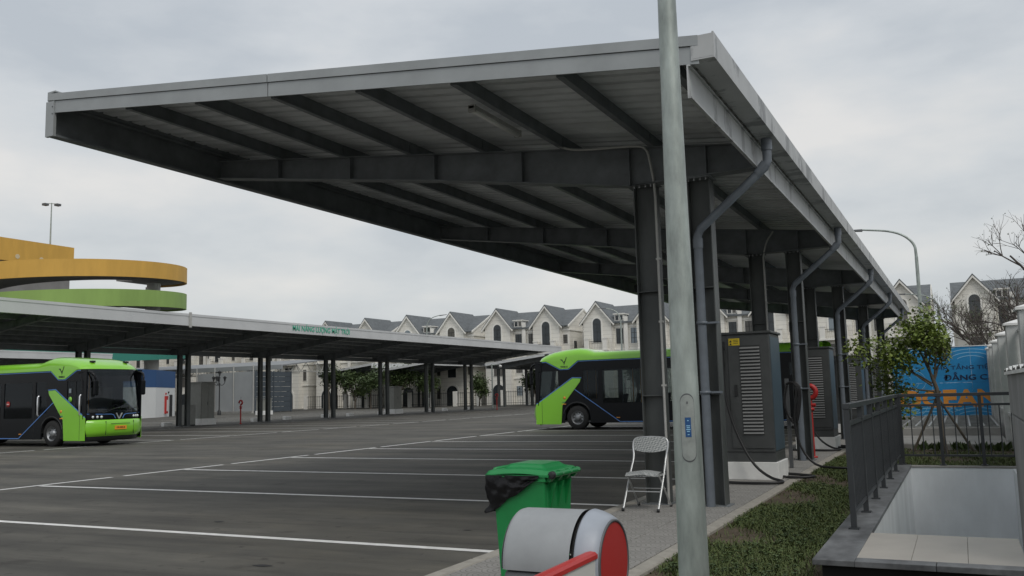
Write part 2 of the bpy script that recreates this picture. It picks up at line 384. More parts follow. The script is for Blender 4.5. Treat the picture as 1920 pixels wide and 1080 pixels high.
for x_, y_, rx_, ry_ in ((-6.0, 6.7, .10, .05), (-8.7, 8.9, .07, .05), (-5.2, 9.2, .05, .03)):
    struct(MB().add([(x_+rx_*math.cos(a*.524)*(1+.25*math.sin(a*2.1)), y_+ry_*math.sin(a*.524), .004) for a in range(12)], [tuple(range(12))]).build('oil_stain', 'rubber'))
y = 15.0
while y < 92:
    line(-29.0, y, -28.88, y+2.75); y += 3.1
for k in range(20):
    yy = 16+k*3.68; line(-42, yy-.06, -29.1, yy+.06)
for k in range(12):
    yy = 40+k*3.68; line(-60, yy-.06, -48, yy+.06)
line(-16.0, 46.0, -4.3, 46.12)

pav = struct(MB().box(-3.78, 0, -.02, -2.48, 44, .118).build('pavement', 'kerb'))
tile_me = None; ts = .43
for r in range(93):
    y = 2.2+r*ts
    for c in range(3):
        x = -3.775+.2165+c*.4325
        if tile_me is None:
            t0 = MB().box(-.2135, -.2125, 0, .2135, .2125, .02).build('paving_tile', 'fan', pav, bevel=.003); tile_me = t0; t0.location = (x, y, .112)
            bpy.context.view_layer.update(); dg = bpy.context.evaluated_depsgraph_get(); me = bpy.data.meshes.new_from_object(t0.evaluated_get(dg)); t0.modifiers.clear(); t0.data = me
        else: inst(tile_me, (x, y, .112+random.uniform(-.0015, .0015)), pav, random.choice((0, math.pi)))
k0 = None
for side, x in ((0, -3.855), (1, -2.405)):
    for k in range(42):
        if k0 is None:
            k0 = MB().box(-.07, 0, -.14, .07, .994, 0).build('kerb_stone', 'kerb', pav, bevel=.012); k0.location = (x, 1+k, .134)
        else:
            o = inst(k0, (x+random.uniform(-.002, .002), 1+k, .134+random.uniform(-.002, .002)), pav)
            bv = o.modifiers.new('bevel', 'BEVEL'); bv.width = .012; bv.segments = 1

bed = MB(); bed.box(-2.335, -2, -.02, -1.06, 46, .10); bed.box(-1.06, 15.75, -.02, 1.05, 21.7, .10); bed.box(-1.06, -2, -.02, .26, 7.09, .10)
bed.box(-1.06, 21.7, -.02, -.9, 46, .095)
struct(bed.build('grass_bed', 'soil'))
# grass: one sheet of blades and small leaves
def grass(regions, name):
    V = []; F = []; n = 0
    for (x0, y0, x1, y1, num, hh, z) in regions:
        xs = np.random.uniform(x0, x1, num); u = np.random.rand(num); ys = y0+(y1-y0)*u**1.7
        dens = np.sin(xs*3.1+1.3*np.sin(ys*1.9))+np.sin(ys*2.3+xs*1.7)+np.sin(ys*.8)
        for x, y, d in zip(xs, ys, dens):
            if random.random() < min(.95, max(0, .25-(d+.1)*.8)): continue
            a = random.uniform(0, 6.283); h = hh*random.uniform(.4, 1.3); w = random.uniform(.0018, .0042)*(1+.07*y); lean = random.uniform(.2, 1.6)*h
            ca, sa = math.cos(a), math.sin(a)
            V += [(x-w*sa, y+w*ca, z), (x+w*sa, y-w*ca, z), (x+lean*.45*ca+w*.7*sa, y+lean*.45*sa-w*.7*ca, z+h*.65), (x+lean*.45*ca-w*.7*sa, y+lean*.45*sa+w*.7*ca, z+h*.65), (x+lean*ca, y+lean*sa, z+h*.8)]
            F += [(n, n+1, n+2, n+3), (n+3, n+2, n+4)]; n += 5
    mb = MB(); mb.v = V; mb.f = F; mb.sm = [False]*len(F)
    o = mb.build(name, 'grassblade'); tag(o, None, None, kind='stuff'); return o
def clover(name, num):
    V = []; F = []; n = 0
    for k in range(num):
        y = 3+34*random.random()**2; x = random.uniform(-2.3, -1.1)
        if math.sin(x*3.1+1.3*math.sin(y*1.9))+math.sin(y*2.3+x*1.7)+math.sin(y*.8) < -.2: continue
        for q in range(4):
            a = random.uniform(0, 6.28); L_ = random.uniform(.02, .05); z = .10+random.uniform(.01, .05); c, s_ = math.cos(a), math.sin(a); w = L_*.45
            V += [(x, y, z), (x+c*L_*.5-s_*w, y+s_*L_*.5+c*w, z+.012), (x+c*L_, y+s_*L_, z+.004), (x+c*L_*.5+s_*w, y+s_*L_*.5-c*w, z+.012)]; F.append((n, n+1, n+2, n+3)); n += 4
    mb = MB(); mb.v = V; mb.f = F; mb.sm = [False]*len(F); return tag(mb.build(name, 'leafdark'), 'low broad leaved weeds spread through the grass strip', 'weeds', None, 'stuff')
clover('weeds', 3000)
tag(grass([(-2.31, 3.0, -1.08, 44, 120000, .055, .10), (-1.05, 15.8, 1.1, 21.6, 12000, .07, .10), (-1.05, 2.5, .2, 7.04, 15000, .05, .10)], 'grass'), 'short patchy green grass between the paved walk and the stairwell', 'grass')

# ------------------------------------------------------------------ solar canopies
def zt(x): return 4.50+.1135*(-1.9-x)
def canopy(label, name, y0, y1, frames, mirror=None, dz=0., detail=2, group='solar canopies over the bus bays', xoff=0., tipcut=0., columns=True):
    """roof built where it stands; mirror = c maps x to c-x"""
    fx = (lambda x: mirror-x) if mirror is not None else (lambda x: x+xoff)
    root = thing(name, label, 'canopy', (fx(-3.2), frames[0], 0), 0, group)
    def B(mb, nm, mt, par=None, bevel=0, raise_=True):
        if mirror is not None: mb.mirx(mirror)
        elif xoff: mb.v = [(v[0]+xoff, v[1], v[2]) for v in mb.v]
        if dz and raise_: mb.v = [(v[0], v[1], v[2]+dz*(1 if v[2] > 1 else 0)) for v in mb.v]
        return mb.build(nm, mt, par or root, bevel, world=True)
    xa, xb = -10.86, -1.96
    # roof sheets with trapezoid ribs running down the slope
    ribs = [(0, 0), (.17, 0), (.178, .08), (.242, .08), (.25, 0)]
    def sheet(ya, n, pitch=.25):
        p = []
        for k in range(n):
            for a, h in ribs[:-1]: p.append((ya+k*pitch+a*pitch/.25, h))
        p.append((ya+n*pitch, 0)); m_ = MB(); vs = []; N = len(p)
        for th in (0, .012):
            for x in (xa, xb): vs += [(x, y_, zt(x)+.2+h+th) for y_, h in p]
        fs = [(i, i+1, N+i+1, N+i) for i in range(N-1)]+[(2*N+i, 3*N+i, 3*N+i+1, 2*N+i+1) for i in range(N-1)]
        return m_.add(vs, fs)
    if detail:
        n = int(round((y1-y0)/1.0)); w = (y1-y0)/n
        for k in range(n): B(sheet(y0+k*w+.004, 4, (w-.008)/4), 'roof_panel', 'sheet')
    else: B(sheet(y0, int((y1-y0)/.5), .5), 'roof_sheet', 'sheet')
    # purlins, Z section
    px = [-9.5, -8.27, -7.05, -5.83, -4.6, -3.38, -2.25]
    for x in px:
        z = zt(x); B(MB().prism([(x-.005, z), (x+.075, z-.008), (x+.075, z+.004), (x+.007, z+.012), (x+.007, z+.2), (x-.07, z+.207), (x-.07, z+.195), (x-.005, z+.188)], 'y', y0+.05, y1-.05), 'purlin', 'steel')
    # tip beam
    z0, z1 = 5.19, 5.80
    tb = MB().prism([(-10.93, z0), (-10.80, z0), (-10.80, z0+.03), (-10.905, z0+.03), (-10.905, z1-.18), (-10.80, z1-.18), (-10.80, z1-.15), (-10.905, z1-.15), (-10.905, z1-.02), (-10.80, z1-.03), (-10.80, z1-.005), (-10.93, z1)], 'y', y0+.01, y1-.01)
    B(tb, 'edge_beam', 'fasciapale' if mirror is not None else 'steel')
    if mirror is not None or detail == 2:
        B(MB().prism([(-10.955, z1-.10), (-10.932, z1-.10), (-10.932, z1+.0), (-10.80, z1+.012), (-10.80, z1+.03), (-10.955, z1+.025)], 'y', y0-.02, y1+.02), 'ridge_cap', 'fasciapale' if mirror is not None else 'fascia')
    B(MB().box(-10.80, y0+.05, 5.66, -10.79, y1-.05, z1+.008), 'light_leak_closure', 'steel')  # added to block light leaking between the sheet ribs and the edge beam
    # front and rear fascias, two bands
    for ye, s in ((y0, -1), (y1, 1)):
        segs = ((-10.93, -7.05), (-7.035, -1.93)) if detail == 2 and s < 0 else ((-10.93, -1.93),)
        for a, b in segs:
            f = lambda x, d: (x, zt(x)+d)
            top = lambda x: zt(x)+.275
            B(MB().prism([(a, top(a)-.27), (b, top(b)-.27), (b, top(b)-.105), (a, top(a)-.105)], 'y', ye, ye+s*.02), 'fascia_board', 'fasciapale' if mirror is not None else 'fascia')
            B(MB().prism([(a, top(a)-.098), (b, top(b)-.098), (b, top(b)), (a, top(a))], 'y', ye-s*.1, ye+s*.034), 'fascia_cap', 'fasciapale' if mirror is not None else 'fascia')
    if detail == 2:
        B(MB().box(-10.96, y0-.035, 5.19, -10.80, y0+.01, 5.68), 'end_plate', 'fascia')
        sc_ = MB()
        for zz in (5.6, 5.5): sc_.lathe([(0, -.004), (.01, -.004), (.01, 0)], (-10.825, y0-.036, zz), 8, 'y')
        tag(B(sc_, 'screws', 'grey'), None, None, kind='stuff')
    # eaves plate and gutter
    ez = zt(-2.02)
    ep = MB().prism([(-2.05, 4.20), (-2.012, 4.20), (-2.012, 4.215), (-2.035, 4.215), (-2.035, 4.505), (-2.012, 4.505), (-2.012, 4.52), (-2.05, 4.52)], 'y', y0-.02, y1)
    B(ep, 'eaves_beam', 'gutterdark' if detail < 2 else 'gutterwhite')
    seg = 2.05 if detail == 2 else (y1-y0); yy = y0-.03
    while yy < y1-.05:
        ye = min(yy+seg, y1+.03)
        B(MB().prism([(-2.0, 4.545), (-1.785, 4.545), (-1.785, 4.79), (-1.80, 4.79), (-1.80, 4.56), (-1.985, 4.56), (-1.985, 4.78), (-2.0, 4.78)], 'y', yy, ye-.010), 'gutter', 'gutter')
        yy = ye
    B(MB().box(-1.985, y0-.032, 4.56, -1.80, y0-.026, 4.775), 'gutter_end', 'gutter')
    # frames
    for fi, f in enumerate(frames):
        w = MB()
        w.prism([(-10.79, 5.23), (-6.6, 4.65), (-3.63, 4.19), (-2.06, 4.22), (-2.06, zt(-2.06)-.012), (-10.79, zt(-10.79)-.012)], 'y', f-.006, f+.006)
        B(w, 'girder_web', 'steel')
        fl = MB(); zb = lambda x: 5.23+(x+10.79)*(4.65-5.23)/4.19 if x < -6.6 else (4.65+(x+6.6)*(4.19-4.65)/2.97 if x < -3.63 else 4.19+(x+3.63)*.03/1.57)
        pts = [-10.79, -6.6, -3.63, -2.06]
        fl.prism([(x, zb(x)) for x in pts]+[(x, zb(x)-.014) for x in pts[::-1]], 'y', f-.1, f+.1)
        B(fl, 'girder_flange', 'steel')
        B(MB().prism([(x, zt(x)) for x in (-10.79, -2.06)]+[(x, zt(x)-.012) for x in (-2.06, -10.79)], 'y', f-.1, f+.1), 'girder_flange', 'steel')
        if detail:
            for x in (-9.5, -8.1, -6.6, -5.2, -3.65, -2.65):
                B(MB().prism([(x-.006, zb(x)+.001), (x+.006, zb(x+.012)+.001), (x+.006, zt(x)-.014), (x-.006, zt(x)-.013)], 'y', f-.095, f-.007), 'stiffener', 'steel')
            for x in px[:-1]:
                B(MB().box(x+.008, f-.045, zt(x)+.002, x+.016, f+.045, zt(x)+.17), 'purlin_cleat', 'steel')
        if columns:
          for xc in (-3.49, -2.775):
            hd = .14; zb_ = .13 if mirror is None else 0.02; cm = 'column'
            c = MB()
            c.box(xc-hd, f-.02, zb_, xc-hd+.012, f+.2, 4.175); c.box(xc+hd-.012, f-.02, zb_, xc+hd, f+.2, 4.175); c.box(xc-hd+.012, f+.085, zb_, xc+hd-.012, f+.095, 4.175)
            cobj = B(c, 'column', cm)
            B(MB().box(xc-hd-.04, f-.1, 4.175, xc+hd+.04, f+.2, 4.189), 'cap_plate', 'steel')
            if detail == 2 and fi < 4:
                B(MB().box(xc-hd+.013, f-.015, 2.79, xc+hd-.013, f+.084, 2.80), 'stiffener', cm)
                B(MB().box(xc-hd+.013, f-.015, 1.47, xc+hd-.013, f+.084, 1.48), 'stiffener', cm)
                bo = MB()
                for bx in (-.11, -.04, .04, .11): bo.lathe([(0, .03), (.012, .03), (.012, 0)], (xc+bx, f-.06, 4.145), 6)
                tag(B(bo, 'bolts', 'silver'), None, None, kind='stuff')
            B(MB().box(xc-hd-.05, f-.06, zb_-.012, xc+hd+.05, f+.24, zb_+.012), 'base_plate', 'steel')
    return root, B
MT['gutterwhite'] = streaky('stained pale eaves beam', (.47, .48, .48), (.5, .5, .5))
FR1 = [11.0+7.1*k for k in range(5)]
can1, B1 = canopy('large near steel canopy with corrugated underside, front fascia cut by the galvanised pole', 'solar_canopy', 7.92, 42.9, FR1)
for i, f in enumerate(FR1):
    x = -2.80; y = f-.075
    p = MB(); path = [(-1.9, y, 4.56), (-1.9, y, 4.27)]+[(-1.9-.03, y, 4.2)]+[(x+.04, y, 3.52), (x, y, 3.43), (x, y, .135)]
    p.tube(path, .055, 12); p.tube([(-1.9, y, 4.56), (-1.9, y, 4.40)], .066, 12); p.tube([(x, y, 3.40), (x, y, 3.28)], .064, 12)
    p.tube([(-1.92, y, 4.24), (-2.03, y, 4.125)], .064, 12)
    dp = B1(p, 'downpipe', 'pipe')
    for z in (2.35, 1.5) if i < 3 else ():
        B1(MB().lathe([(.057, -.018), (.068, -.018), (.068, .018), (.057, .018)], (x, y, z), 14).box(x+.05, y+.02, z-.012, x+.2, y+.06, z+.012), 'pipe_clamp', 'pipe')
# conduit of frame 1 and 2
B1(MB().tube(smoothpath([(-4.65, 10.55, 4.86), (-4.55, 10.88, 4.80), (-4.3, 10.89, 4.74), (-3.62, 10.89, 4.70), (-3.40, 10.89, 4.66), (-3.36, 10.90, 4.45), (-3.335, 10.94, 4.20), (-3.33, 10.955, 4.0)], 2)+[(-3.33, 10.955, .14)], .016, 8), 'conduit', 'conduit')
B1(MB().tube(smoothpath([(-3.1, 18.0, 4.6), (-3.25, 18.0, 4.4), (-3.33, 18.05, 4.1)], 2)+[(-3.33, 18.05, .14)], .016, 8), 'conduit', 'conduit')
for z in (3.2, 2.4, 1.6, .9): B1(MB().box(-3.355, 10.94, z-.012, -3.30, 10.985, z+.012), 'conduit_clip', 'conduit')
# batten lamps hung under the purlins
def batten(loc, rz, label):
    t = thing('batten_light', label, 'light', loc, rz, 'batten lights under the canopies')
    MB().box(-.045, -.64, 0, .045, .64, .05).build('housing', 'conduit', t, bevel=.01)
    MB().lathe([(0, -.6), (.035, -.6), (.035, .6), (0, .6)], (0, 0, -.005), 10, 'y').build('diffuser', 'white', t)
    for s in (-1, 1): MB().box(-.05, s*.64, -.035, .05, s*.60, .055).build('end_cap', 'conduit', t, bevel=.008)
    return t
batten((-4.98, 9.75, 4.93), 0, 'white batten light under the near canopy roof, unlit')

FR2 = [41.7-7.36*k for k in (3, 2, 1)]+[41.7+7.36*k for k in range(6)]
can2, B2 = canopy('long canopy across the yard with green lettering on its grey fascia', 'solar_canopy', 15.5, 84.2, FR2, mirror=-47.1, dz=.33, detail=1)
B2(MB().box(-10.99, 34.66, 5.1, -10.935, 34.82, 5.90), 'joint_post', 'conduit')
text('lettering', 'MÁI NĂNG LƯỢNG MẶT TRỜI', .46, 'letgreen' if 'letgreen' in MT else 'teal', face((1, 0, 0), (-36.145-can2.location.x, 45.75-can2.location.y, 5.83)), can2, .006, .001, squash=.92)
MT['letgreen'] = mat('green lettering', (.06, .46, .30), .5)
[c for c in can2.children if c.name.startswith('lettering')][0].data.materials[0] = MT['letgreen']
can5, B5 = canopy('white edged canopy far behind the left bus', 'solar_canopy', 22, 58, [26+7.3*k for k in range(5)], mirror=-81.0, dz=.3, detail=0)
can3, B3 = canopy('small far canopy in the middle seen under the long canopy', 'solar_canopy', 99, 125, [101, 108.4], mirror=-71.5, dz=.2, detail=0)
can6, B6 = canopy('far canopy left of the middle cabinet, ending above the tree cluster', 'solar_canopy', 99, 125, [101, 108.4], mirror=-81.0, dz=.2, detail=0)
can4, B4 = canopy('far canopy just left of the nose of the right bus', 'solar_canopy', 90.5, 103, [92, 99.4], mirror=-50.3, dz=.2, detail=0)

# ------------------------------------------------------------------ buses
def make_bus(label, number, detail_side):
    root = thing('electric_bus', label, 'bus', (0, 0, 0), 0, 'lime green and black electric buses')
    HW = 1.25; LEN = 12.0
    def P(mb, n, mt, par=None, bevel=0): return mb.build(n, mt, par or root, bevel)
    def sf(y, k=.36): return k*(abs(y)/HW)**3.4      # plan curve of the nose (distance back from nose)
    X = lambda s: -s                                   # s = distance behind the nose
    # wheels
    def wheel(s, side, dual=False):
        y = side*(HW-.17)
        w = MB().lathe([(.28, -.15), (.45, -.15), (.485, -.11), (.49, 0), (.485, .11), (.45, .15), (.28, .15)], (X(s), y, .49), 28, 'y')
        wo = P(w, 'wheel', 'rubber')
        yo = side*.12
        d = 1 if side > 0 else -1
        rim = MB().lathe([(.30, .135*d), (.285, .15*d), (.265, .13*d), (.25, .09*d), (.13, .06*d), (.12, .13*d), (.09, .15*d), (0, .15*d)], (X(s), y, .49), 24, 'y')
        P(rim, 'rim', 'alloy', wo)
        nb = MB()
        for k in range(10):
            a = 2*math.pi*k/10
            nb.lathe([(.0, .10*d), (.022, .10*d), (.022, .05*d)], (X(s)+.19*math.cos(a), y, .49+.19*math.sin(a)), 6, 'y')
        tag(P(nb, 'wheel_nuts', 'darkplastic', wo), None, None, kind='stuff')
        return wo
    for s in (2.2, 8.55):
        for sd in (-1, 1): wheel(s, sd)
    # side walls: strips with real window openings
    wins = [(.50, 1.38, 1.25, 2.42), (2.50, 3.14, 1.25, 2.42), (3.34, 5.0, 1.06, 2.42), (5.2, 6.9, 1.06, 2.42), (7.1, 8.8, 1.06, 2.42), (9.0, 10.2, 1.3, 2.42), (10.75, 11.5, 1.95, 2.42)]
    ZB, ZT = .27, 2.83
    for sd in (-1, 1):
        yo, yi = sd*HW, sd*(HW-.05)
        wall = MB(); cur = .34
        arches = [(1.62, 2.78, 2.2), (7.97, 9.13, 8.55)]
        def low(a, b):
            # lower wall outline between stations a and b, cut by wheel arches
            pts = []
            for (p, q_, c) in arches:
                lo, hi = max(a, p), min(b, q_)
                if lo < hi:
                    for i in range(13):
                        s = lo+(hi-lo)*i/12; r = .58; d = abs(s-c)
                        pts.append((s, .49+math.sqrt(max(0, r*r-d*d)) if d < r else ZB))
            if not pts: return [(a, ZB), (b, ZB)]
            o = [(a, ZB)] if pts[0][0] > a+.001 else []
            if o: o.append((pts[0][0], ZB))
            o += pts
            if pts[-1][0] < b-.001: o += [(pts[-1][0], ZB), (b, ZB)]
            return o
        segs = []
        for (a, b, z0, z1) in wins:
            if a > cur: segs.append((cur, a, None))
            segs.append((a, b, (z0, z1))); cur = b
        segs.append((cur, LEN, None))
        for a, b, z in segs:
            lp = low(a, b)
            topz = z[0] if z else ZT
            wall.prism([(X(s), zz) for s, zz in lp]+[(X(b), topz), (X(a), topz)], 'y', yo, yi)
            if z: wall.prism([(X(a), z[1]), (X(b), z[1]), (X(b), ZT), (X(a), ZT)], 'y', yo, yi)
        P(wall, 'side_panel', 'black')
        for (a, b, z0, z1) in wins:
            P(MB().box(X(a), yo-sd*.018, z0-.02, X(b), yo-sd*.026, z1+.02), 'side_window', 'glass')
        for c in (2.2, 8.55):   # arch liner
            P(MB().lathe([(.575, 0), (.575, -sd*.42)], (X(c), sd*(HW-.01), .49), 20, 'y', True, RAD(-90), RAD(90)), 'wheel_arch', 'darkplastic')
            P(MB().lathe([(.60, .0), (.60, sd*.014), (.645, sd*.014), (.645, .0)], (X(c), sd*HW, .49), 20, 'y', True, RAD(-60), RAD(75)), 'arch_trim', 'darkplastic')
        # green wedge behind the nose, V panel below the roof
        t = .022
        W_ = [(.34, .22), (.34, .45), (.34, 1.03), (2.04, 2.10), (2.40, 2.08), (2.36, 1.94), (1.55, .98), (1.48, .22)]
        we = P(MB().prism([(X(a), z) for a, z in W_], 'y', yo, yo+sd*t), 'wedge_panel', 'green', bevel=.006)
        V_ = [(.62, 2.83), (.86, 2.83), (1.50, 2.50), (1.86, 2.50), (2.30, 2.83), (12, 2.83), (12, 2.86), (.62, 2.86)]
        P(MB().prism([(X(a), z) for a, z in V_], 'y', yo-sd*.012, yo+sd*t), 'band_panel', 'green', bevel=.005)
        # pinstripes
        ps = MB()
        def stripe(pl, w=.028):
            for (a0, z0), (a1, z1) in zip(pl, pl[1:]):
                d = Vector((a1-a0, z1-z0)).normalized(); n = Vector((-d.y, d.x))*w/2
                ps.prism([(X(a0+n.x), z0+n.y), (X(a1+n.x), z1+n.y), (X(a1-n.x), z1-n.y), (X(a0-n.x), z0-n.y)], 'y', yo, yo+sd*.012)
        stripe([(.36, 1.06), (2.02, 2.13), (2.43, 2.11)]); stripe([(2.12, 1.64), (4.05, .31), (12, .31)])
        stripe([(.62, 2.80), (.86, 2.80), (1.49, 2.475), (1.87, 2.475), (2.31, 2.80), (12, 2.80)], .022)
        P(ps, 'pinstripe', 'stripe')
        # emblem and small words below the roof edge
        em = MB(); ex, ez = 1.68, 2.78
        f_ = 1 if sd < 0 else -1     # reading direction
        for dx, dz_, dx2, dz2, w in ((-.10, .12, .0, -.04, .03), (.12, .20, .0, -.10, .028), (-.16, .12, -.08, .06, .02), (.0, .0, .06, .06, .02)):
            d = Vector((dx2-dx, dz2-dz_)).normalized(); n = Vector((-d.y, d.x))*w/2
            q4 = [(dx+n.x, dz_+n.y), (dx2+n.x, dz2+n.y), (dx2-n.x, dz2-n.y), (dx-n.x, dz_-n.y)]
            em.prism([(X(ex)+f_*a, ez+b) for a, b in q4], 'y', yo+sd*t, yo+sd*(t+.006))
        P(em, 'emblem', 'darkplastic')
        text('lettering', 'VINBUS', .10, 'darkplastic', face((0, sd, 0), (X(ex), yo+sd*(t+.003), 2.585)), root, .003, .002)
        text('lettering', 'e-bus', .07, 'bluesign', face((0, sd, 0), (X(1.62), yo+sd*(t+.003), 1.13)), root, .003)
        P(MB().box(X(1.52), yo+sd*t, 1.03, X(1.72), yo+sd*(t+.004), 1.06), 'badge', 'orange')
        P(MB().lathe([(0, sd*.006), (.06, sd*.006), (.06, 0)], (X(1.66), yo+sd*t, 1.30), 16, 'y'), 'badge', 'orange')
        P(MB().box(X(3.9), yo, .46, X(4.05), yo+sd*.01, .49), 'side_marker', 'orange')
        seam = MB().box(X(.62), yo+sd*t, .24, X(.632), yo+sd*(t+.003), 1.18)
        P(seam, 'panel_seam', 'darkplastic')
        if sd == -1 and not detail_side or sd == 1:
            P(MB().prism([(X(10.9), .27), (X(12), .27), (X(12), 1.6), (X(10.9), 1.6)], 'y', yo, yo+sd*t), 'engine_panel', 'green', bevel=.005)
            for k in range(10): P(MB().box(X(11.05), yo+sd*t, .55+k*.08, X(11.75), yo+sd*(t+.01), .585+k*.08), 'vent_slat', 'darkplastic')
            text('lettering', number, .2, 'silver', face((0, sd, 0), (X(11.25), yo+sd*.006, 1.76)), root, .003, .003)
        if detail_side and sd == -1:       # door side
            for s in (2.95, .62):
                hh = MB().tube([(X(s), yo-sd*.0, 1.15), (X(s), yo+sd*.05, 1.2), (X(s), yo+sd*.05, 1.85), (X(s), yo, 1.9)], .03, 8)
                P(hh, 'door_handle', 'silver')
            P(MB().lathe([(0, sd*.004), (.10, sd*.004), (.10, 0)], (X(1.2), yo, 1.74), 18, 'y'), 'round_sticker', 'green')
            P(MB().box(X(1.15), yo, 1.98, X(1.27), yo+sd*.004, 2.14), 'sticker', 'winpale')
            st = P(MB().lathe([(0, sd*.004), (.11, sd*.004), (.11, 0)], (X(4.75), yo, 1.62), 18, 'y'), 'no_entry_lamp_disc', 'red')  # unlit red disc painted in place of the glowing lamp inside the bus
            P(MB().box(X(4.68), yo+sd*.005, 1.605, X(4.82), yo+sd*.008, 1.635), 'bar', 'white', st)
            for a, b in ((2.5, 3.9), (.45, 1.4)):
                P(MB().box(X((a+b)/2)-.008, yo, .35, X((a+b)/2)+.008, yo+sd*.006, 2.4), 'door_seam', 'darkplastic')
    # nose surfaces
    def nose(mb, zs, hw=HW, th=0., n=24):
        def f(u, v):
            y = hw*(2*u-1); i = v*(len(zs)-1); k = min(int(i), len(zs)-2); t_ = i-k
            z = zs[k][0]*(1-t_)+zs[k+1][0]*t_; s = zs[k][1]*(1-t_)+zs[k+1][1]*t_
            return (X(s+sf(y)-th), y, z)
        return mb.grid(f, n, (len(zs)-1)*2)
    P(nose(MB(), [(.36, .12), (.46, .03), (.60, .0), (.80, .0), (.92, .035), (.96, .09)], HW+.018, .02), 'front_bumper', 'green')
    P(nose(MB(), [(.18, .22), (.28, .14), (.37, .125)], HW+.01, .0), 'bumper_skirt', 'darkplastic')
    P(nose(MB(), [(.94, .10), (1.0, .085), (1.25, .10)], HW, .0), 'light_panel', 'black')
    P(nose(MB(), [(1.24, .085), (1.4, .09), (2.2, .19), (2.84, .30)], HW-.004, .0), 'windscreen', 'wglass')
    P(nose(MB(), [(2.60, .255), (2.84, .295)], HW, .006), 'destination_panel', 'glass')
    for sd in (-1, 1):                                # corner posts
        P(MB().tube([(X(.46), sd*(HW-.02), 1.0), (X(.50), sd*(HW-.025), 1.6), (X(.64), sd*(HW-.03), 2.84)], .05, 8), 'corner_post', 'black')
    # blue line and emblem on the nose
    bl = MB()
    def nosept(y, z, off=.012):
        s = .085+.015*max(0, (z-1.0)/.25); return (X(s+sf(y)-off), y, z)
    for sd in (-1, 1):
        bl.tube([nosept(sd*y, z) for y, z in ((1.22, 1.19), (.8, 1.17), (.34, 1.16), (.24, 1.13), (.16, 1.0))], .012, 6)
        for k, yy in enumerate((1.0, .86, .72)):
            y_ = sd*yy; c = nosept(y_, 1.07, .0)
            P(MB().lathe([(.05, .0), (.045, .015), (.0, .025)], c, 12, 'x'), 'headlight', 'lightlens')
    P(bl, 'nose_stripe', 'stripe')
    v = MB()
    for sd in (-1, 1):
        v.hexa([(X(.06), sd*.0-.02, .97), (X(.06), sd*.0+.02, .97), (X(.09), .02, .97), (X(.09), -.02, .97), (X(.06), sd*.13-.02, 1.2), (X(.06), sd*.13+.02, 1.2), (X(.09), sd*.13+.02, 1.2), (X(.09), sd*.13-.02, 1.2)])
    P(v, 'emblem', 'silver')
    pl_ = P(MB().box(X(-.035), -.26, .59, X(.0), .26, .73), 'number_plate', 'plate')
    text('lettering', '29E-008.26', .085, 'darkplastic', face((1, 0, 0), (X(-.037), 0, .66)), pl_, .002, .001)
    P(MB().box(X(-.024), -.42, .80, X(.01), .42, .815), 'bumper_seam', 'darkplastic')
    for yy in (-.62, .62): P(MB().box(X(sf(yy)-.024), yy-.004, .40, X(sf(yy)), yy+.004, .92), 'bumper_seam', 'darkplastic')
    # wipers
    for y0_, y1_ in ((-.7, .1), (.25, 1.0)):
        w = MB().tube([nosept(y0_, 1.2, .03), (X(.10+sf((y0_+y1_)/2)-.03), (y0_+y1_)/2, 1.34), (X(.12+sf(y1_)-.03), y1_, 1.42)], .012, 6)
        P(w, 'wiper', 'darkplastic')
    # roof
    prof = [(.30, 2.85), (.40, 2.98), (.62, 3.10), (1.0, 3.22), (1.6, 3.31), (2.25, 3.36), (2.6, 3.30), (2.95, 3.19), (3.4, 3.18), (12, 3.2)]
    def zr(s):
        for (a, z), (b, z2) in zip(prof, prof[1:]):
            if s <= b: return z+(z2-z)*max(0, (s-a))/(b-a)
        return prof[-1][1]
    sts = [0, .03, .06, .1, .18, .3, .45, .7, 1.0, 1.3, 1.6, 1.95, 2.1, 2.3, 2.5, 2.65, 2.95, 3.4, 5, 7, 9, 11.69]
    def rf(u, v):
        a = 2*u-1; y = (HW+.02)*math.copysign(1-(1-abs(a))**2.2, a); i = v*(len(sts)-1); s0 = sts[int(round(i))]
        g_ = max(0, 1-(abs(y)/(HW+.02))**7)**.45
        s = s0+.30+(sf(y)-.012)*(1-min(1, s0/3))
        return (X(s), y, 2.845+(zr(s0+.30)-2.845)*(.25+.75*g_ if abs(a) < .999 else 0))
    P(MB().grid(rf, 36, len(sts)-1), 'roof_cover', 'green')
    P(MB().box(X(.75), -1.2, 2.80, X(11.95), 1.2, 2.84), 'ceiling', 'interior')
    P(MB().tube([(X(2.6), -1.15, 3.12), (X(2.6), -1.15, 3.13)], .05, 8), 'roof_seam', 'darkplastic')
    for y in (-.75, .75): P(MB().box(X(.75), y-.08, 3.10, X(.60), y+.08, 3.17), 'marker_lamp', 'darkplastic', bevel=.01)
    # tail, floor, interior
    P(MB().box(X(12.0), -HW+.051, .3, X(11.96), HW-.051, 2.84), 'rear_panel', 'green')
    P(MB().box(X(.55), -1.19, .30, X(11.95), 1.19, .36), 'floor', 'interior')
    P(MB().box(X(9.9), -1.18, .37, X(11.9), 1.18, 1.25), 'rear_podium', 'interior')
    db = MB().prism([(X(.42), .95), (X(.42), 1.22), (X(.75), 1.30), (X(1.0), 1.15), (X(1.0), .4), (X(.5), .4)], 'y', -1.1, 1.1)
    P(db, 'dashboard', 'darkplastic')
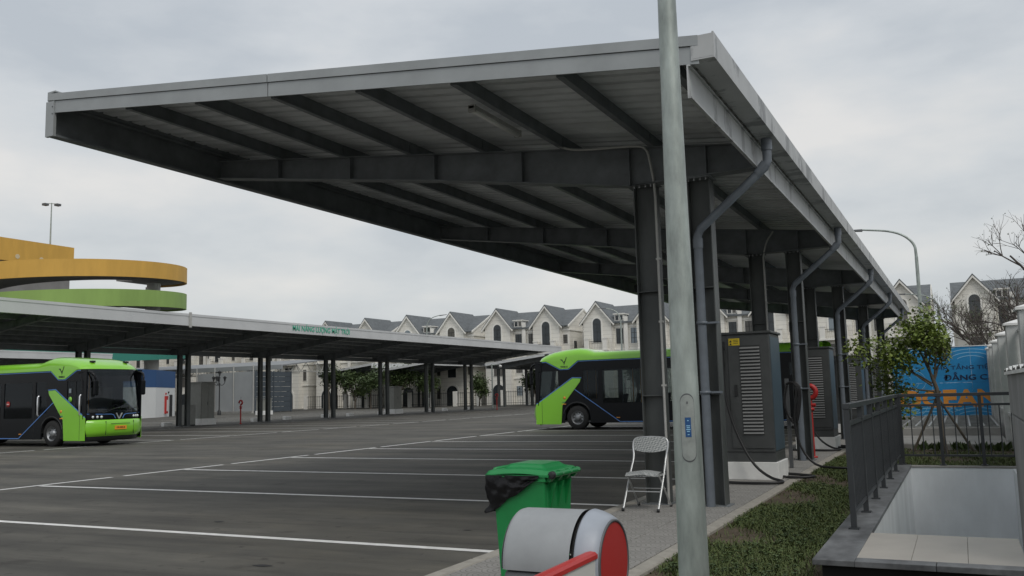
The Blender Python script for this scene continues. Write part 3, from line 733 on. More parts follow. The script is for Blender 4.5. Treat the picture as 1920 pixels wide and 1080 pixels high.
    def seat(s, y, nm='passenger_seat'):
        m_ = MB().box(X(s), y-.21, .36, X(s+.06), y+.21, .7); m_.box(X(s-.02), y-.22, .7, X(s+.42), y+.22, .82); m_.hexa([(X(s+.34), y-.22, .82), (X(s+.42), y-.22, .82), (X(s+.42), y+.22, .82), (X(s+.34), y+.22, .82), (X(s+.46), y-.22, 1.42), (X(s+.54), y-.22, 1.42), (X(s+.54), y+.22, 1.42), (X(s+.46), y+.22, 1.42)])
        return P(m_, nm, 'seatfab', bevel=.02)
    seat(1.2, -.55 if False else .55, 'driver_seat')
    P(MB().tube([(X(.98), .55, 1.12), (X(.9), .55, 1.2)], .02, 6).lathe([(.20, -.015), (.22, 0), (.20, .015), (.19, 0), (.20, -.015)], (X(.95), .55, 1.3), 16, 'x'), 'steering_wheel', 'darkplastic')
    for s in (3.7, 4.6, 5.5, 6.4, 7.3):
        for y in (-.85, .85):
            if y < 0 and s in (5.5, 6.4): continue
            seat(s, y)
    for s in (2.4, 4.4, 5.3, 7.1):
        for y in (-.5, .5): P(MB().tube([(X(s), y, .36), (X(s), y, 2.8)], .018, 6), 'grab_pole', 'plate')
    P(MB().box(X(1.85), .1, .36, X(1.88), 1.15, 2.2), 'driver_partition', 'interior')
    # mirrors on horn arms
    for sd in (-1, 1):
        a = MB().tube(smoothpath([(X(.75), sd*1.23, 2.72), (X(.50), sd*1.22, 2.76), (X(.22), sd*1.17, 2.72), (X(.08), sd*1.10, 2.58), (X(.06), sd*1.07, 2.42)], 2), 0.045, 8)
        ar = P(a, 'mirror_arm', 'black')
        P(MB().box(X(.13), sd*.97, 1.86, X(.0), sd*1.16, 2.44), 'mirror', 'black', ar, bevel=.05)
    return root
bus1 = make_bus('lime green and black bus at the left, nose and windscreen facing the yard', '008.31', True)
bus1.location = (-28.42, 22.71+1.25, 0)
bus2 = make_bus('lime green and black bus seen side on behind the near canopy columns', '008.26', False)
bus2.location = (-16.42, 34.55+1.25, 0); bus2.rotation_euler.z = math.pi

# ------------------------------------------------------------------ galvanised lamp post close to the camera
PX, PY = -1.368, 4.9
t = thing('street_lamp', 'galvanised lamp post close to the camera with an access hatch and small blue plate', 'lamp post', (PX, PY, 0))
rz = lambda z: .087-.0091*z
MB().lathe([(rz(z), z) for z in (.10, 1, 2, 3, 4, 6, 8)], (0, 0, 0), 40).build('pole', 'galv', t)
MB().box(-.2, -.2, .09, .2, .2, .125).build('base_plate', 'galv', t, bevel=.005)
def shell(a0, a1, z0, z1, off, mtn, nm, par, rounded=True, th=.004):
    mb = MB(); n, m_ = 14, 36; R0 = lambda z: rz(z)+off
    def f(u, v):
        z = z0+(z1-z0)*(.5-.5*math.cos(math.pi*v) if rounded else v); hw = 1.
        if rounded:
            L_ = (a1-a0)/2*.085; d = min(z-z0, z1-z)
            if d < L_: hw = math.sqrt(max(0, 1-((L_-d)/L_)**2))
        a = (a0+a1)/2+(a1-a0)/2*(2*u-1)*hw
        return (R0(z)*math.cos(a), R0(z)*math.sin(a), z)
    mb.grid(f, n, m_); return mb.build(nm, mtn, par)
AC = math.atan2(-PY, -PX)+.08
h0 = shell(AC-.52, AC+.52, 1.155, 1.525, .0015, 'grey', 'hatch_gap', t)
h1 = shell(AC-.49, AC+.49, 1.163, 1.517, .003, 'galvhatch', 'hatch', t)
lp = shell(AC-.20, AC+.20, 1.29, 1.395, .005, 'bluesign', 'label_plate', t, False)
for z, w in ((1.378, .10), (1.35, .26), (1.34, .22), (1.33, .28), (1.32, .2), (1.303, .12)):
    shell(AC-w/2, AC+w/2, z-.0022, z+.0022, .006, 'paleblue', 'print_line', lp, False)
tag(shell(AC-.05, AC+.05, 1.468, 1.482, .006, 'grey', 'hatch_lock', t), None, None)
MB().tube([(0, 0, 7.95), (0, .0, 8.3), (-.3, .25, 8.7), (-1.2, .9, 8.9)], .03, 8).build('arm', 'galv', t)
MB().box(-1.75, .8, 8.85, -1.15, 1.05, 8.95).build('lamp_head', 'grey', t, bevel=.03)

# ------------------------------------------------------------------ folding chair
t = thing('folding_chair', 'grey folding chair with patterned backrest in front of the first canopy column', 'chair', (-3.47, 10.55, .134))
for s in (-1, 1):
    pl = smoothpath([(s*.215, -.28, .012), (s*.212, .04, .44), (s*.20, .16, .60), (s*.225, .20, .72), (s*.215, .215, .80), (s*.17, .22, .833), (0, .222, .84)], 2)
    MB().tube(pl, .0125, 10).build('leg', 'chrome', t)
    MB().tube([(s*.195, -.16, .43), (s*.205, .27, .012)], .011, 10).build('leg', 'chrome', t)
    for y in (-.282, .272):
        MB().lathe([(0, 0), (.018, 0), (.018, .035), (.0, .038)], (s*(.215 if y < 0 else .205), y, 0), 10).build('foot', 'darkplastic', t)
sm = MB()
def seatf(u, v): x = -.20+.40*u; y = -.22+.36*v; return (x, y, .425+.022*math.sin(v*3.1)*1-.01*math.cos(u*6.28)-.03*max(0, .12-v)*4)
sm.grid(seatf, 10, 8); sm.box(-.2, -.2, .395, .2, .13, .418)
MT['chairpad'] = mat('grey lattice chair cover', (.33, .35, .35), .55)
_t = MT['chairpad'].node_tree; _b = _t.nodes['Principled BSDF']; _c = _t.nodes.new('ShaderNodeTexChecker'); _c.inputs['Scale'].default_value = 62
_c.inputs[1].default_value = (.20, .22, .22, 1); _c.inputs[2].default_value = (.50, .51, .50, 1); _tc = _t.nodes.new('ShaderNodeTexCoord'); _m = _t.nodes.new('ShaderNodeMapping'); _m.inputs['Rotation'].default_value = (.3, .6, .5)
_t.links.new(_tc.outputs['Object'], _m.inputs[0]); _t.links.new(_m.outputs[0], _c.inputs[0]); _t.links.new(_c.outputs[0], _b.inputs['Base Color'])
sm.build('seat', 'chairpad', t)
bk = MB()
def backf(u, v):
    a = (u-.5)*2; x = .212*a; z0 = .655+.03*abs(a)**2; z1 = .838-.05*max(0, abs(a)-.75)*4*abs(a)
    return (x, .185+.03*v-.02*(1-a*a), z0+(z1-z0)*v)
bk.grid(backf, 14, 6); bk.grid(lambda u, v: (backf(u, v)[0], backf(u, v)[1]+.018, backf(u, v)[2]), 14, 6)
bk.build('backrest', 'chairpad', t)
for z, y, w in ((.215, -.13, .21), (.23, .10, .2)): MB().tube([(-w, y, z), (w, y, z)], .007, 8).build('stretcher', 'chrome', t)

# ------------------------------------------------------------------ wheelie bin with bin bag
BX, BY = -2.70, 5.68
t = thing('wheelie_bin', 'green wheelie bin with a black bag hanging out, behind the barrier head', 'bin', (BX, BY, .165))
def ring(xf_, xr, hw, z): return [(xf_, -hw, z), (xr, -hw, z), (xr, hw, z), (xf_, hw, z)]
bd = MB(); prof = [(-.195, .17, .185, .0), (-.20, .18, .19, .1), (-.225, .195, .215, .60), (-.235, .20, .228, .78), (-.245, .20, .232, .80), (-.262, .215, .243, .80), (-.262, .215, .243, .835)]
vs_ = []; fs_ = []
for p in prof: vs_ += ring(p[0], p[1], p[2], p[3])
for i in range(len(prof)-1):
    for k in range(4): fs_.append((i*4+k, i*4+(k+1) % 4, i*4+4+(k+1) % 4, i*4+4+k))
fs_.append((3, 2, 1, 0)); fs_.append(tuple(range(len(vs_)-4, len(vs_))))
bd.add(vs_, fs_); bo = bd.build('body', 'bin', t, bevel=.018)
for y in (-.13, 0, .13): MB().prism([(.198, .62), (.245, .79), (.198, .79)], 'y', y-.012, y+.012).build('rear_rib', 'bin', t)
MB().box(.17, -.20, .40, .20, -.17, .79).build('corner_rib', 'bin', t)
hb = MB().tube([(.262, -.232, .845), (.262, .232, .845)], .019, 12); hb.build('handle_bar', 'bin', t)
MB().lathe([(0, -.004), (.020, -.004), (.026, .0), (.026, .03), (0, .03)], (.262, -.238, .845), 16, 'y').build('bar_end', 'darkplastic', t)
for y in (-.20, -.07, .07, .20): MB().prism([(.205, .80), (.24, .80), (.285, .845), (.262, .868), (.205, .86)], 'y', y-.016, y+.016).build('hinge', 'bin', t)
ld = MB()
def lid(u, v):
    x = -.285+.53*u; y = -.25+.5*v; e_ = min(u, 1-u, v, 1-v); b = min(1, e_/.04); dome = .028*min(1, max(0, (min((u-.24)/.06, (v-.14)/.06, (.86-v)/.06, (.90-u)/.1))))
    return (x, y, .84+.030*b**.5+dome+.015*math.sin(u*3.14))
ld.grid(lid, 30, 24); ld.grid(lambda u, v: (lid(u, v)[0], lid(u, v)[1], .832 if True else 0), 1, 1, False)
vs2 = [(-.285, -.25, .832), (.245, -.25, .832), (.245, .25, .832), (-.285, .25, .832), (-.285, -.25, .846), (.245, -.25, .846), (.245, .25, .846), (-.285, .25, .846)]
ld.hexa(vs2); ld.build('lid', 'bin', t)
MB().tube([(-.268, -.15, .850), (-.262, -.15, .872), (-.245, -.12, .876), (-.245, .12, .876), (-.262, .15, .872), (-.268, .15, .850)], .013, 10).build('lid_handle', 'bin', t)
for s in (-1, 1):
    w = MB().lathe([(.04, -.025), (.095, -.025), (.10, 0), (.095, .025), (.04, .025)], (.17, s*.20, .10), 20, 'y').build('wheel', 'rubber', t)
    MB().lathe([(0, -.02), (.045, -.02), (.045, .02), (0, .02)], (.17, s*.20, .10), 14, 'y').build('hub', 'darkplastic', w)
bg_ = thing('bin_bag', 'crumpled black bag hanging over the rim of the green bin', 'bag', (BX, BY, .165))
gb = MB()
def bagf(u, v):
    # skirt round front and both sides of the rim; hangs lowest at the front corner
    per = [(.17, -.252), (-.272, -.256), (-.272, .256), (.17, .252)]
    d = u*3; k = min(2, int(d)); f = d-k; a, b = per[k], per[k+1]
    x = a[0]+(b[0]-a[0])*f; y = a[1]+(b[1]-a[1])*f
    drop = [.02, .245, .27, .02]; dr = drop[k]+(drop[k+1]-drop[k])*f
    n = .035*math.sin(23*u+6*v)+.03*math.sin(51*u-9*v)+.025*math.sin(14*v+40*u)+.02*math.sin(97*u+21*v)
    ox = 1+.03*math.sin(v*3.14)+n*.9*(v*.8+.3)
    taper = 1-.055*v*(dr/.26)
    return (x*ox*taper-.01*math.sin(v*2.2), y*ox*taper, .835-dr*v+.006*math.sin(37*u)*(1 if v > .9 else .2)+.008*(1-v))
gb.grid(bagf, 90, 16); gb.build('film', 'bag', bg_)
bin_t = bg_
for o in [o for o in COL.objects if o.name in ('wheelie_bin', 'bin_bag')]: o.scale = (.88, 1, 1); o.location.x += .03

# ------------------------------------------------------------------ barrier gate
t = thing('barrier_gate', 'grey drum headed barrier with red end disc and red topped boom', 'barrier', (-1.385, 3.08, 0))
RB = .180; zc = .945
uh = MB()
prof = [(RB-.014, -.12), (RB-.004, -.115), (RB, -.10), (RB, .14)]
uh.lathe(prof, (0, 0, zc), 40, 'x', True, RAD(-4), RAD(184)); uh.add([(-.125, RB*math.cos(RAD(-4+188*k/24))*.925, zc+RB*math.sin(RAD(-4+188*k/24))*.925) for k in range(25)], [tuple(range(25))])
uh.build('upper_shell', 'barrier', t)
MB().lathe([(RB-.02, .14), (RB-.012, .142), (RB-.012, .153), (RB-.02, .155)], (0, 0, zc), 48, 'x').build('gasket', 'rubber', t)
dr = MB().lathe([(RB-.01, .155), (RB+.001, .157), (RB+.004, .165), (RB-.002, .19), (RB-.012, .215), (RB-.022, .232), (RB-.03, .236)], (0, 0, zc), 48, 'x'); dr.build('drum', 'barrierlight', t)
MB().lathe([(RB-.03, .234), (RB-.030, .242), (RB-.038, .243), (RB-.039, .238)], (0, 0, zc), 48, 'x').build('disc_rim', 'barrierdark', t)
MB().lathe([(0, .240), (RB-.038, .239)], (0, 0, zc), 48, 'x').build('disc', 'redprint', t)
MB().box(-.122, -.179, 0, .138, .179, zc-.012).build('cabinet', 'barrierdark', t, bevel=.03)
MB().box(-.11, -.17, .08, .125, -.164, zc-.15).build('cabinet_door', 'barrier', t, bevel=.004)
MB().box(-.16, -.2, 0, .2, .2, .04).build('base_plate', 'barrierdark', t)
bw = MB().prism([(.196, .84), (.229, .84), (.229, .985), (.196, .985)], 'y', -3.2, -.10)
bm = bw.build('boom', 'boomwhite', t, bevel=.006)
rd = MB().prism([(.190, .985), (.235, .985), (.234, .998), (.227, 1.006), (.2125, 1.009), (.198, 1.006), (.191, .998)], 'y', -3.2, -.11).build('boom_top', 'redprint', bm)
MB().prism([(.190, .84), (.235, .84), (.232, .82), (.193, .82)], 'y', -3.2, -.105).build('boom_edge', 'redprint', bm)
MB().box(.18, -.16, .76, .24, -.05, .82).build('boom_clamp', 'barrierlight', t, bevel=.01)

# ------------------------------------------------------------------ chargers
def charger():
    t = thing('charging_cabinet', 'first charcoal charging cabinet with yellow label, right of the front columns', 'charger', (0, 0, .134), 0, 'charging cabinets on the paved island')
    w, d, z0, z1 = .40, .40, .42, 2.24
    MB().box(-w-.03, -d-.03, 0, w+.03, d+.03, .27).build('plinth', 'white', t, bevel=.008)
    MB().box(-w+.0, -d+.0, .27, w, d, z0).build('base_frame', 'charger', t, bevel=.004)
    MB().box(-w-.015, -d-.015, z0, w+.0, d+.01, z1).build('body', 'charger', t, bevel=.012)
    MB().box(w+.001, -d+.01, z0+.02, w+.006, d-.02, z1-.05).build('side_panel', 'chargerside', t)
    MB().box(-w-.04, -d-.04, z1, w+.03, d+.03, z1+.04).build('roof', 'charger', t, bevel=.01)
    dr = MB().box(-.245, -d-.030, z0+.06, w-.012, -d-.016, z1-.03).build('door', 'charger', t, bevel=.004)
    sl = None
    for k in range(26):
        if sl is None:
            sl = MB().prism([(-d-.032, 0), (-d-.052, 0), (-d-.032, .03)], 'x', -.06, .245).build('louver_slat', 'louver', dr); sl.location.z = .70
        else: inst(sl, (0, 0, .70+k*.0525), dr)
    MB().box(-.065, -d-.0345, .68, .25, -d-.031, .70+26*.0525).build('louver_shade_back', 'louverdark', dr)  # flat dark backing, shade between the slats put into its colour
    MB().box(-.16, -d-.055, 1.28, -.125, -d-.031, 1.46).build('handle', 'darkplastic', dr, bevel=.005)
    lb = MB().box(-.225, -d-.034, 2.07, -.055, -d-.0305, 2.18).build('warning_label', 'yellow', dr)
    for z in (2.15, 2.125, 2.10): MB().box(-.15, -d-.036, z, -.075, -d-.0345, z+.007).build('print_line', 'darkplastic', lb)
    for z in (2.095, 2.14): MB().prism([(-.215, z-.018), (-.175, z-.018), (-.195, z+.018)], 'y', -d-.036, -d-.0345).build('hazard_mark', 'darkplastic', lb)
    MB().box(-.35, -d-.03, 2.0, -.29, -d-.015, 2.14).build('socket', 'darkplastic', t, bevel=.004)
    MB().tube([(-.325, -d-.09, 2.04), (-.325, -d-.08, 1.9), (-.32, -d-.06, 1.76)], .028, 8).build('plug', 'darkplastic', t)
    pth = smoothpath([(-.32, -d-.06, 1.76), (-.33, -d-.08, 1.6), (-.30, -d-.10, 1.2), (-.15, -d-.14, .7), (.08, -d-.2, .25), (.34, -d-.28, .06), (.56, -d-.42, .03), (.58, -d-.62, .03), (.3, -d-.74, .025), (-.2, -d-.72, .025), (-.5, -d-.5, .025)], 2)
    MB().tube(pth, .021, 8).build('cable', 'cable', t)
    pth = smoothpath([(-.38, d-.1, 2.1), (-.52, d+.05, 1.6), (-.5, d+.2, .8), (-.3, d+.35, .1), (.25, d+.1, .028), (.85, d-.25, .028), (.9, d-.5, .028), (.55, d-.62, .028), (.44, d-.5, .03)], 2)
    MB().tube(pth, .021, 8).build('cable', 'cable', t)
    return t
MT['louverdark'] = mat('louver recess shade', (.03, .032, .032), .6)  # dark tone stands in for shade behind the slats
ch0 = charger(); ch0.location = (-3.0, 14.6, .134)
CH = [(21.6, 'second charcoal charging cabinet, beside the red standpipe'), (28.7, 'third charcoal charging cabinet, partly behind the second cabinet'), (35.8, 'fourth charcoal charging cabinet, far along the paved island')]
for y, lb in CH:
    c = copy_tree(ch0); c.location = (-3.0, y, .134); c['label'] = lb
for k, (y, lb) in enumerate([(16.4, 'coiled black charging cable hanging behind the first charging cabinet')]):
    t = thing('charging_cable', lb, 'cable', (-2.75, y, .134))
    MB().box(-.03, -.03, 0, .03, .03, 1.55).build('stand', 'grey', t)
    for q in range(3):
        pth = smoothpath([(.0, -.05, 1.45), (.10+.03*q, -.08, 1.5), (.22+.02*q, -.08, 1.35), (.16, -.08, .95-.1*q), (.05, -.08, .8), (-.06, -.08, 1.1), (.0, -.05, 1.42)], 2)
        MB().tube(pth, .02, 8).build('coil', 'cable', t)
    MB().tube(smoothpath([(.18, -.08, 1.4), (.08, -.1, .6), (.35, -.1, .05), (.8, -.3, .03), (1.2, -.2, .03)], 2), .02, 8).build('tail', 'cable', t)

def standpipe(x, y, z, label, s=1.):
    t = thing('fire_standpipe', label, 'hydrant', (x, y, z), 0, 'red fire standpipes')
    MB().tube([(0, 0, 0), (0, 0, 1.22*s)], .045, 12).build('pipe', 'red', t)
    MB().lathe([(0, 0), (.09, 0), (.09, .03), (0, .03)], (0, 0, .0), 14).build('flange', 'red', t)
    MB().lathe([(0, 0), (.075, 0), (.085, .03), (.075, .06), (0, .06)], (0, 0, 1.0*s), 14).build('valve', 'red', t)
    MB().tube([(-.11, 0, 1.12*s), (.11, 0, 1.12*s)], .035, 10).build('outlet', 'red', t)
    MB().tube(arc((.0, 0, 1.40*s), .135*s, -90, 200, 18), .055*s, 10).build('hose_loop', 'red', t)
    MB().tube([(0, 0, 1.5*s), (.02, 0, 1.78*s)], .012, 6).build('spindle', 'darkplastic', t)
    return t
standpipe(-2.72, 18.75, .134, 'red standpipe with looped top behind the second downpipe', .92)
standpipe(-42.6, 45.4, 0, 'red standpipe with looped top between two pairs of columns, left of the blue gate')
standpipe(-40.5, 78.0, 0, 'small far red standpipe near the nose of the right bus')

# ------------------------------------------------------------------ stairwell
sw = thing('basement_stairwell', 'white walled basement stairwell with dark granite coping behind the railing', 'stairwell', (-.8, 8.45, 0))
def SW(mb, n, mt, bevel=0): return mb.build(n, mt, sw, bevel, world=True)
x0, y0, x1, y1 = PIT
SW(MB().box(x0-.2, 8.2, -3.2, x0, y1+.2, .248), 'wall', 'pitwhite'); SW(MB().box(x0+.001, y1, -3.2, x1, y1+.2, .248), 'wall', 'pitwhite'); SW(MB().box(x1, 8.2, -3.2, x1+.2, y1+.2, .248), 'wall', 'pitwhite')
SW(MB().box(x0, 8.2, -3.3, x1, y1, -3.2), 'floor', 'landing')
for k in range(18): SW(MB().box(x0+.001, 8.45+k*.28, -3.2, x1-.001, 8.45+(k+1)*.28-.001, .10-(k+1)*.17), 'step', 'landing')
SW(MB().box(-1.02, 7.12, -.05, .30, 8.449, .236), 'landing_base', 'dark')  # shadow under the coping slabs put into the colour of the base
SW(MB().box(-1.03, 8.45, -.05, x0-.201, 15.5, .236), 'landing_base', 'grey')
yy = 7.06
for ln in (.95, 1.2, 1.1, 1.2, 1.3, 1.2, 1.70):
    SW(MB().box(-1.08, yy+.002, .238, x0+.012, min(yy+ln, 15.55), .28), 'coping_slab', 'granite', .004); yy += ln
for a, b in ((x0+.014, -.25), (-.247, .29)): SW(MB().box(a, 7.06, .238, b, 7.22, .28), 'coping_slab', 'granite', .004)
for a, b in ((x0+.014, .0), (.003, x1+.2)): SW(MB().box(a, y1-.01, .250, b, y1+.2, .272), 'coping_slab', 'concrete', .004)
for i in range(3): SW(MB().box(x0+.014+i*.37, 7.222, .237, x0+.014+i*.37+.368, 8.452, .279), 'landing_tile', 'landing', .002)

def railing(label, p0, p1, nposts, group, bal=.115, ends=True):
    p0, p1 = Vector(p0), Vector(p1); Lr = (p1-p0).length; az = math.atan2(p1.y-p0.y, p1.x-p0.x)
    t = thing('railing', label, 'railing', p0, az, group)
    MB().box(-.03, -.03, 1.05, Lr+.03, .03, 1.10).build('handrail', 'railing', t, bevel=.004)
    MB().box(0, -.018, .90, Lr, .018, .935).build('upper_rail', 'railing', t)
    MB().box(0, -.018, .13, Lr, .018, .16).build('lower_rail', 'railing', t)
    post = None
    for k in range(nposts):
        x = Lr*k/(nposts-1)
        if post is None: post = MB().box(-.024, -.024, 0, .024, .024, 1.05).build('post', 'railing', t); MB().box(-.045, -.045, 0, .045, .045, .012).build('foot_plate', 'railing', post)
        else:
            o = inst(post, (x, 0, 0), t); inst(post.children[0], (0, 0, 0), o)
    b0 = None; n = int(Lr/bal)
    for k in range(1, n):
        x = k*Lr/n
        if abs((x/(Lr/(nposts-1)))-round(x/(Lr/(nposts-1)))) < .03: continue
        if b0 is None: b0 = MB().box(-.008, -.008, .16, .008, .008, .90).build('baluster', 'railing', t); b0.location.x = x
        else: inst(b0, (x, 0, 0), t)
    return t
railing('dark railing running away along the left coping of the stairwell', (-.94, 8.62, .28), (-.94, 15.5, .28), 7, 'railings round the stairwell')
railing('dark railing across the far end of the stairwell in front of the young tree', (-.90, 15.56, .28), (.80, 15.56, .28), 4, 'railings round the stairwell', .15)

# near weathered wall at the right edge
t = thing('concrete_wall', 'rough grey concrete wall with chipped top at the right edge', 'wall', (.27, 6.5, 0))
MB().box(0, -4.5, -.02, .3, 0, 1.34).build('lower_wall', 'roughconc', t, bevel=.012)
MB().box(-.004, -4.5, 1.342, .305, .004, 1.60).build('upper_course', 'roughconc', t, bevel=.012)
cm_ = MB()
cm_.grid(lambda u, v: (-.02+.34*v, -4.5+4.52*u, 1.601+.03*(math.sin(61*u)*.4+math.sin(143*u+2*v)*.35+.6)*(1 if .1 < v < .9 else .7)), 90, 4); cm_.build('chipped_mortar', 'offwhite', t)
MB().box(-.02, -4.5, 1.585, .32, .02, 1.603).build('cap', 'offwhite', t)

# boundary fence on the right
fw_ = thing('boundary_fence', 'white concrete fence with pyramid capped pillars and green mesh panels along the right side', 'fence', (1.1, 20, 0))
FY = [6.7, 10.9, 15.1, 19.3, 23.5, 27.6, 30.7, 33.3]; FX = .835
for k, y in enumerate(FY):
    po = MB().box(FX, y, 0, FX+.4, y+.42, 2.58).build('pillar', 'offwhite', fw_, world=True, bevel=.01)
    MB().prism([(FX-.04, 2.58), (FX+.44, 2.58), (FX+.44, 2.62), (FX-.04, 2.62)], 'y', y-.04, y+.46).add([(FX-.04,y-.04,2.621),(FX+.44,y-.04,2.621),(FX+.44,y+.46,2.621),(FX-.04,y+.46,2.621),(FX+.2,y+.21,2.70)], [(0,1,4),(1,2,4),(2,3,4),(3,0,4)]).build('pillar_cap', 'white', po, world=True)
    if k < len(FY)-1:
        a, b = y+.42, FY[k+1]
        MB().box(FX+.1, a, 0, FX+.32, b, .75).build('plinth_wall', 'offwhite', fw_, world=True)
        MB().box(FX+.07, a, .75, FX+.35, b, .83).build('coping', 'offwhite', fw_, world=True)
        MB().box(FX+.2, a+.05, .9, FX+.212, b-.05, 2.44).build('mesh_panel', 'meshgreen', fw_, world=True)
        fr = MB(); fr.box(FX+.18, a, 2.45, FX+.24, b, 2.50)
        for q in range(1, 4): fr.box(FX+.17, a+(b-a)*q/4-.015, .83, FX+.20, a+(b-a)*q/4+.015, 2.45)
        fr.build('panel_frame', 'offwhite', fw_, world=True)

# vent platform with grating
t = thing('vent_platform', 'pale concrete vent platform with a grating on top, in front of the blue hoarding', 'platform', (-.3, 25, 0))
def VP(mb, n, mt, bevel=0): return mb.build(n, mt, t, bevel, world=True)
VP(MB().box(-2.0, 21.8, 0, .83, 25.2, .22), 'lower_step', 'concrete', .015)
VP(MB().box(-2.1, 25.2, 0, .825, 33.7, .41), 'upper_base', 'concrete', .015)
VP(MB().box(-1.75, 25.5, .405, .75, 33.4, .415), 'vent_opening_shade', 'dark')  # dark sheet on solid concrete, painted shade below the grating
gb0 = None
for k in range(9):
    x = -1.75+k*.3125
    VP(MB().box(x-.022, 25.45, .416, x+.022, 33.45, .45), 'grating_bar', 'grate')
for k in range(9):
    y = 25.5+k*.985
    VP(MB().box(-1.78, y-.03, .416, .78, y+.03, .444), 'cross_bar', 'grate')
# blue hoarding
t = thing('hoarding', 'blue printed hoarding with dark and orange lettering between the tree and the white fence', 'billboard', (-.3, 33.9, 0))
def HB(mb, n, mt): return mb.build(n, mt, t, world=True)
HZ0, HZ1 = .42, 2.72
for k in range(6):
    for z0, z1 in ((HZ0, 1.52), (1.524, HZ1)):
        HB(MB().box(-2.1+k*1.224, 33.86, z0, -2.1+(k+1)*1.224-.004, 33.9, z1), 'panel', 'skyblue')
HB(MB().box(-2.12, 33.84, HZ1, 5.3, 33.92, HZ1+.03), 'top_rail', 'white'); HB(MB().box(-2.14, 33.84, HZ0, -2.10, 33.92, HZ1), 'edge_rail', 'white')
for x in (-1.9, 0, 1.9, 3.8): HB(MB().box(x, 33.92, 0, x+.06, 33.98, HZ1), 'stud', 'grey')
def wave(cx, cz, r, a0, a1, w=.022):
    n = 18; p = [(cx+r*math.cos(RAD(a0+(a1-a0)*i/n))*1.25, cz+r*math.sin(RAD(a0+(a1-a0)*i/n))*.62) for i in range(n+1)]
    mb = MB()
    for (a, b), (c, d) in zip(p, p[1:]):
        if min(b, d) < HZ0+.02 or max(b, d) > HZ1-.02 or min(a, c) < -2.08: continue
        mb.add([(a, 33.857, b-w/2), (c, 33.857, d-w/2), (c, 33.857, d+w/2), (a, 33.857, b+w/2)], [(0, 1, 2, 3)])
    if mb.f: HB(mb, 'wave_line', 'paleblue')
for cx, cz, a0, a1 in ((.35, 2.15, 40, 140), (-1.15, 2.2, 40, 140), (1.85, 2.2, 40, 140), (-1.0, .2, 40, 140), (.4, .2, 40, 140), (1.9, .2, 40, 140), (-2.25, 1.6, -60, 70), (-2.25, .8, -60, 60)):
    for r in (.42, .60, .78, .95): wave(cx, cz, r, a0, a1)
HC = t.location
def htxt(body, size, mt, x, z, bold, sq=1.):
    return text('lettering', body, size, mt, face((0, -1, 0), (x-HC.x, 33.855-HC.y, z)), t, .003, bold, 'LEFT', sq)
htxt('HẠ TẦNG TIỆN ÍCH', .175, 'navy', -.70, 2.02, .001, 1.45)
htxt('ĐẲNG CẤP', .245, 'navy', -.50, 1.68, 0, 1.36)
for dx_, dz_ in ((.010, .004), (-.008, -.004)):
    o = htxt('ĐẲNG CẤP', .245, 'navy', -.50+dx_, 1.68+dz_, 0, 1.36); o.location.y = -.001 if dx_ > 0 else -.002
htxt('OCEAN', .77, 'orange', -1.97, .97, .028, 1.16)

# ------------------------------------------------------------------ young tree with stakes, other vegetation
def leafquad(V, F, c, d, s, up_):
    d = d.normalized(); n = d.cross(up_).normalized(); k = len(V); w = s*.3
    nn = n.cross(d)*s*.08
    V += [c, c+d*s*.45+n*w-nn, c+d*s, c+d*s*.45-n*w-nn]; F += [(k, k+1, k+2), (k, k+2, k+3)]
def branching(root, L0, r0, depth, spread, up_bias, rnd, segs, tips, kids_=(2, 3), shrink=.72, dirv=Vector((0, 0, 1))):
    def go(p, d, L, r, lv):
        pts = [p]; n = 3
        for i in range(n):
            d = (d+Vector((rnd.uniform(-1, 1), rnd.uniform(-1, 1), rnd.uniform(-.6, 1)*up_bias))*.16).normalized(); p = p+d*(L/n); pts.append(p)
        segs.append((pts, [r*(1-.42*i/n) for i in range(n+1)]))
        if lv >= 2: tips.append((p, d, lv))
        if lv >= depth: return
        for k in range(rnd.randint(*kids_)):
            az = rnd.uniform(0, 6.28); t_ = rnd.uniform(.45, 1); q = pts[max(1, min(n, int(round(t_*n))))]
            a = d.orthogonal().normalized(); a = Matrix.Rotation(az, 3, d) @ a
            nd = (d*(1-spread)+a*spread+Vector((0, 0, up_bias*.3))).normalized()
            go(q, nd, L*shrink*rnd.uniform(.75, 1.15), r*.58, lv+1)
    go(root, dirv, L0, r0, 0)
def treemesh(segs, n=7):
    mb = MB()
    for pts, rs in segs: mb.tube(pts, rs, n if rs[0] > .012 else 4, False)
    return mb
# young tree
rnd = random.Random(21)
YT = Vector((-.40, 20.6, .10)); TS = 1.10
t = thing('young_tree', 'young staked tree with light green leaves in front of the blue hoarding', 'tree', YT)
segs = []; tips = []
segs.append(([Vector((0, 0, 0)), Vector((-.03, 0, .6)), Vector((-.05, 0, 1.2)), Vector((-.12, 0, 1.45))], [.05, .044, .04, .034]))
for d, L, r, base in ((Vector((.25, 0, 1)), .55, .022, (-.08, 0, 1.35)), (Vector((-.55, .2, 1)), .65, .026, (-.1, 0, 1.4)), (Vector((-.25, -.3, 1)), .7, .024, (-.12, 0, 1.42)), (Vector((-.95, .0, .75)), .6, .02, (-.12, 0, 1.3)), (Vector((.5, .3, .9)), .5, .018, (-.1, 0, 1.3)), (Vector((-.7, -.3, .5)), .6, .018, (-.12, 0, 1.25)), (Vector((-1, -.2, .12)), .75, .018, (-.08, 0, 1.15)), (Vector((-.8, -.2, -.05)), .5, .014, (-.06, 0, 1.0))):
    branching(Vector(base), L, r, 3, .45, .5, rnd, segs, tips, (2, 3), .68, d.normalized())
treemesh(segs).xf(Matrix.Diagonal((TS, TS, TS, 1))).build('trunk', 'bark', t)
V = []; F = []
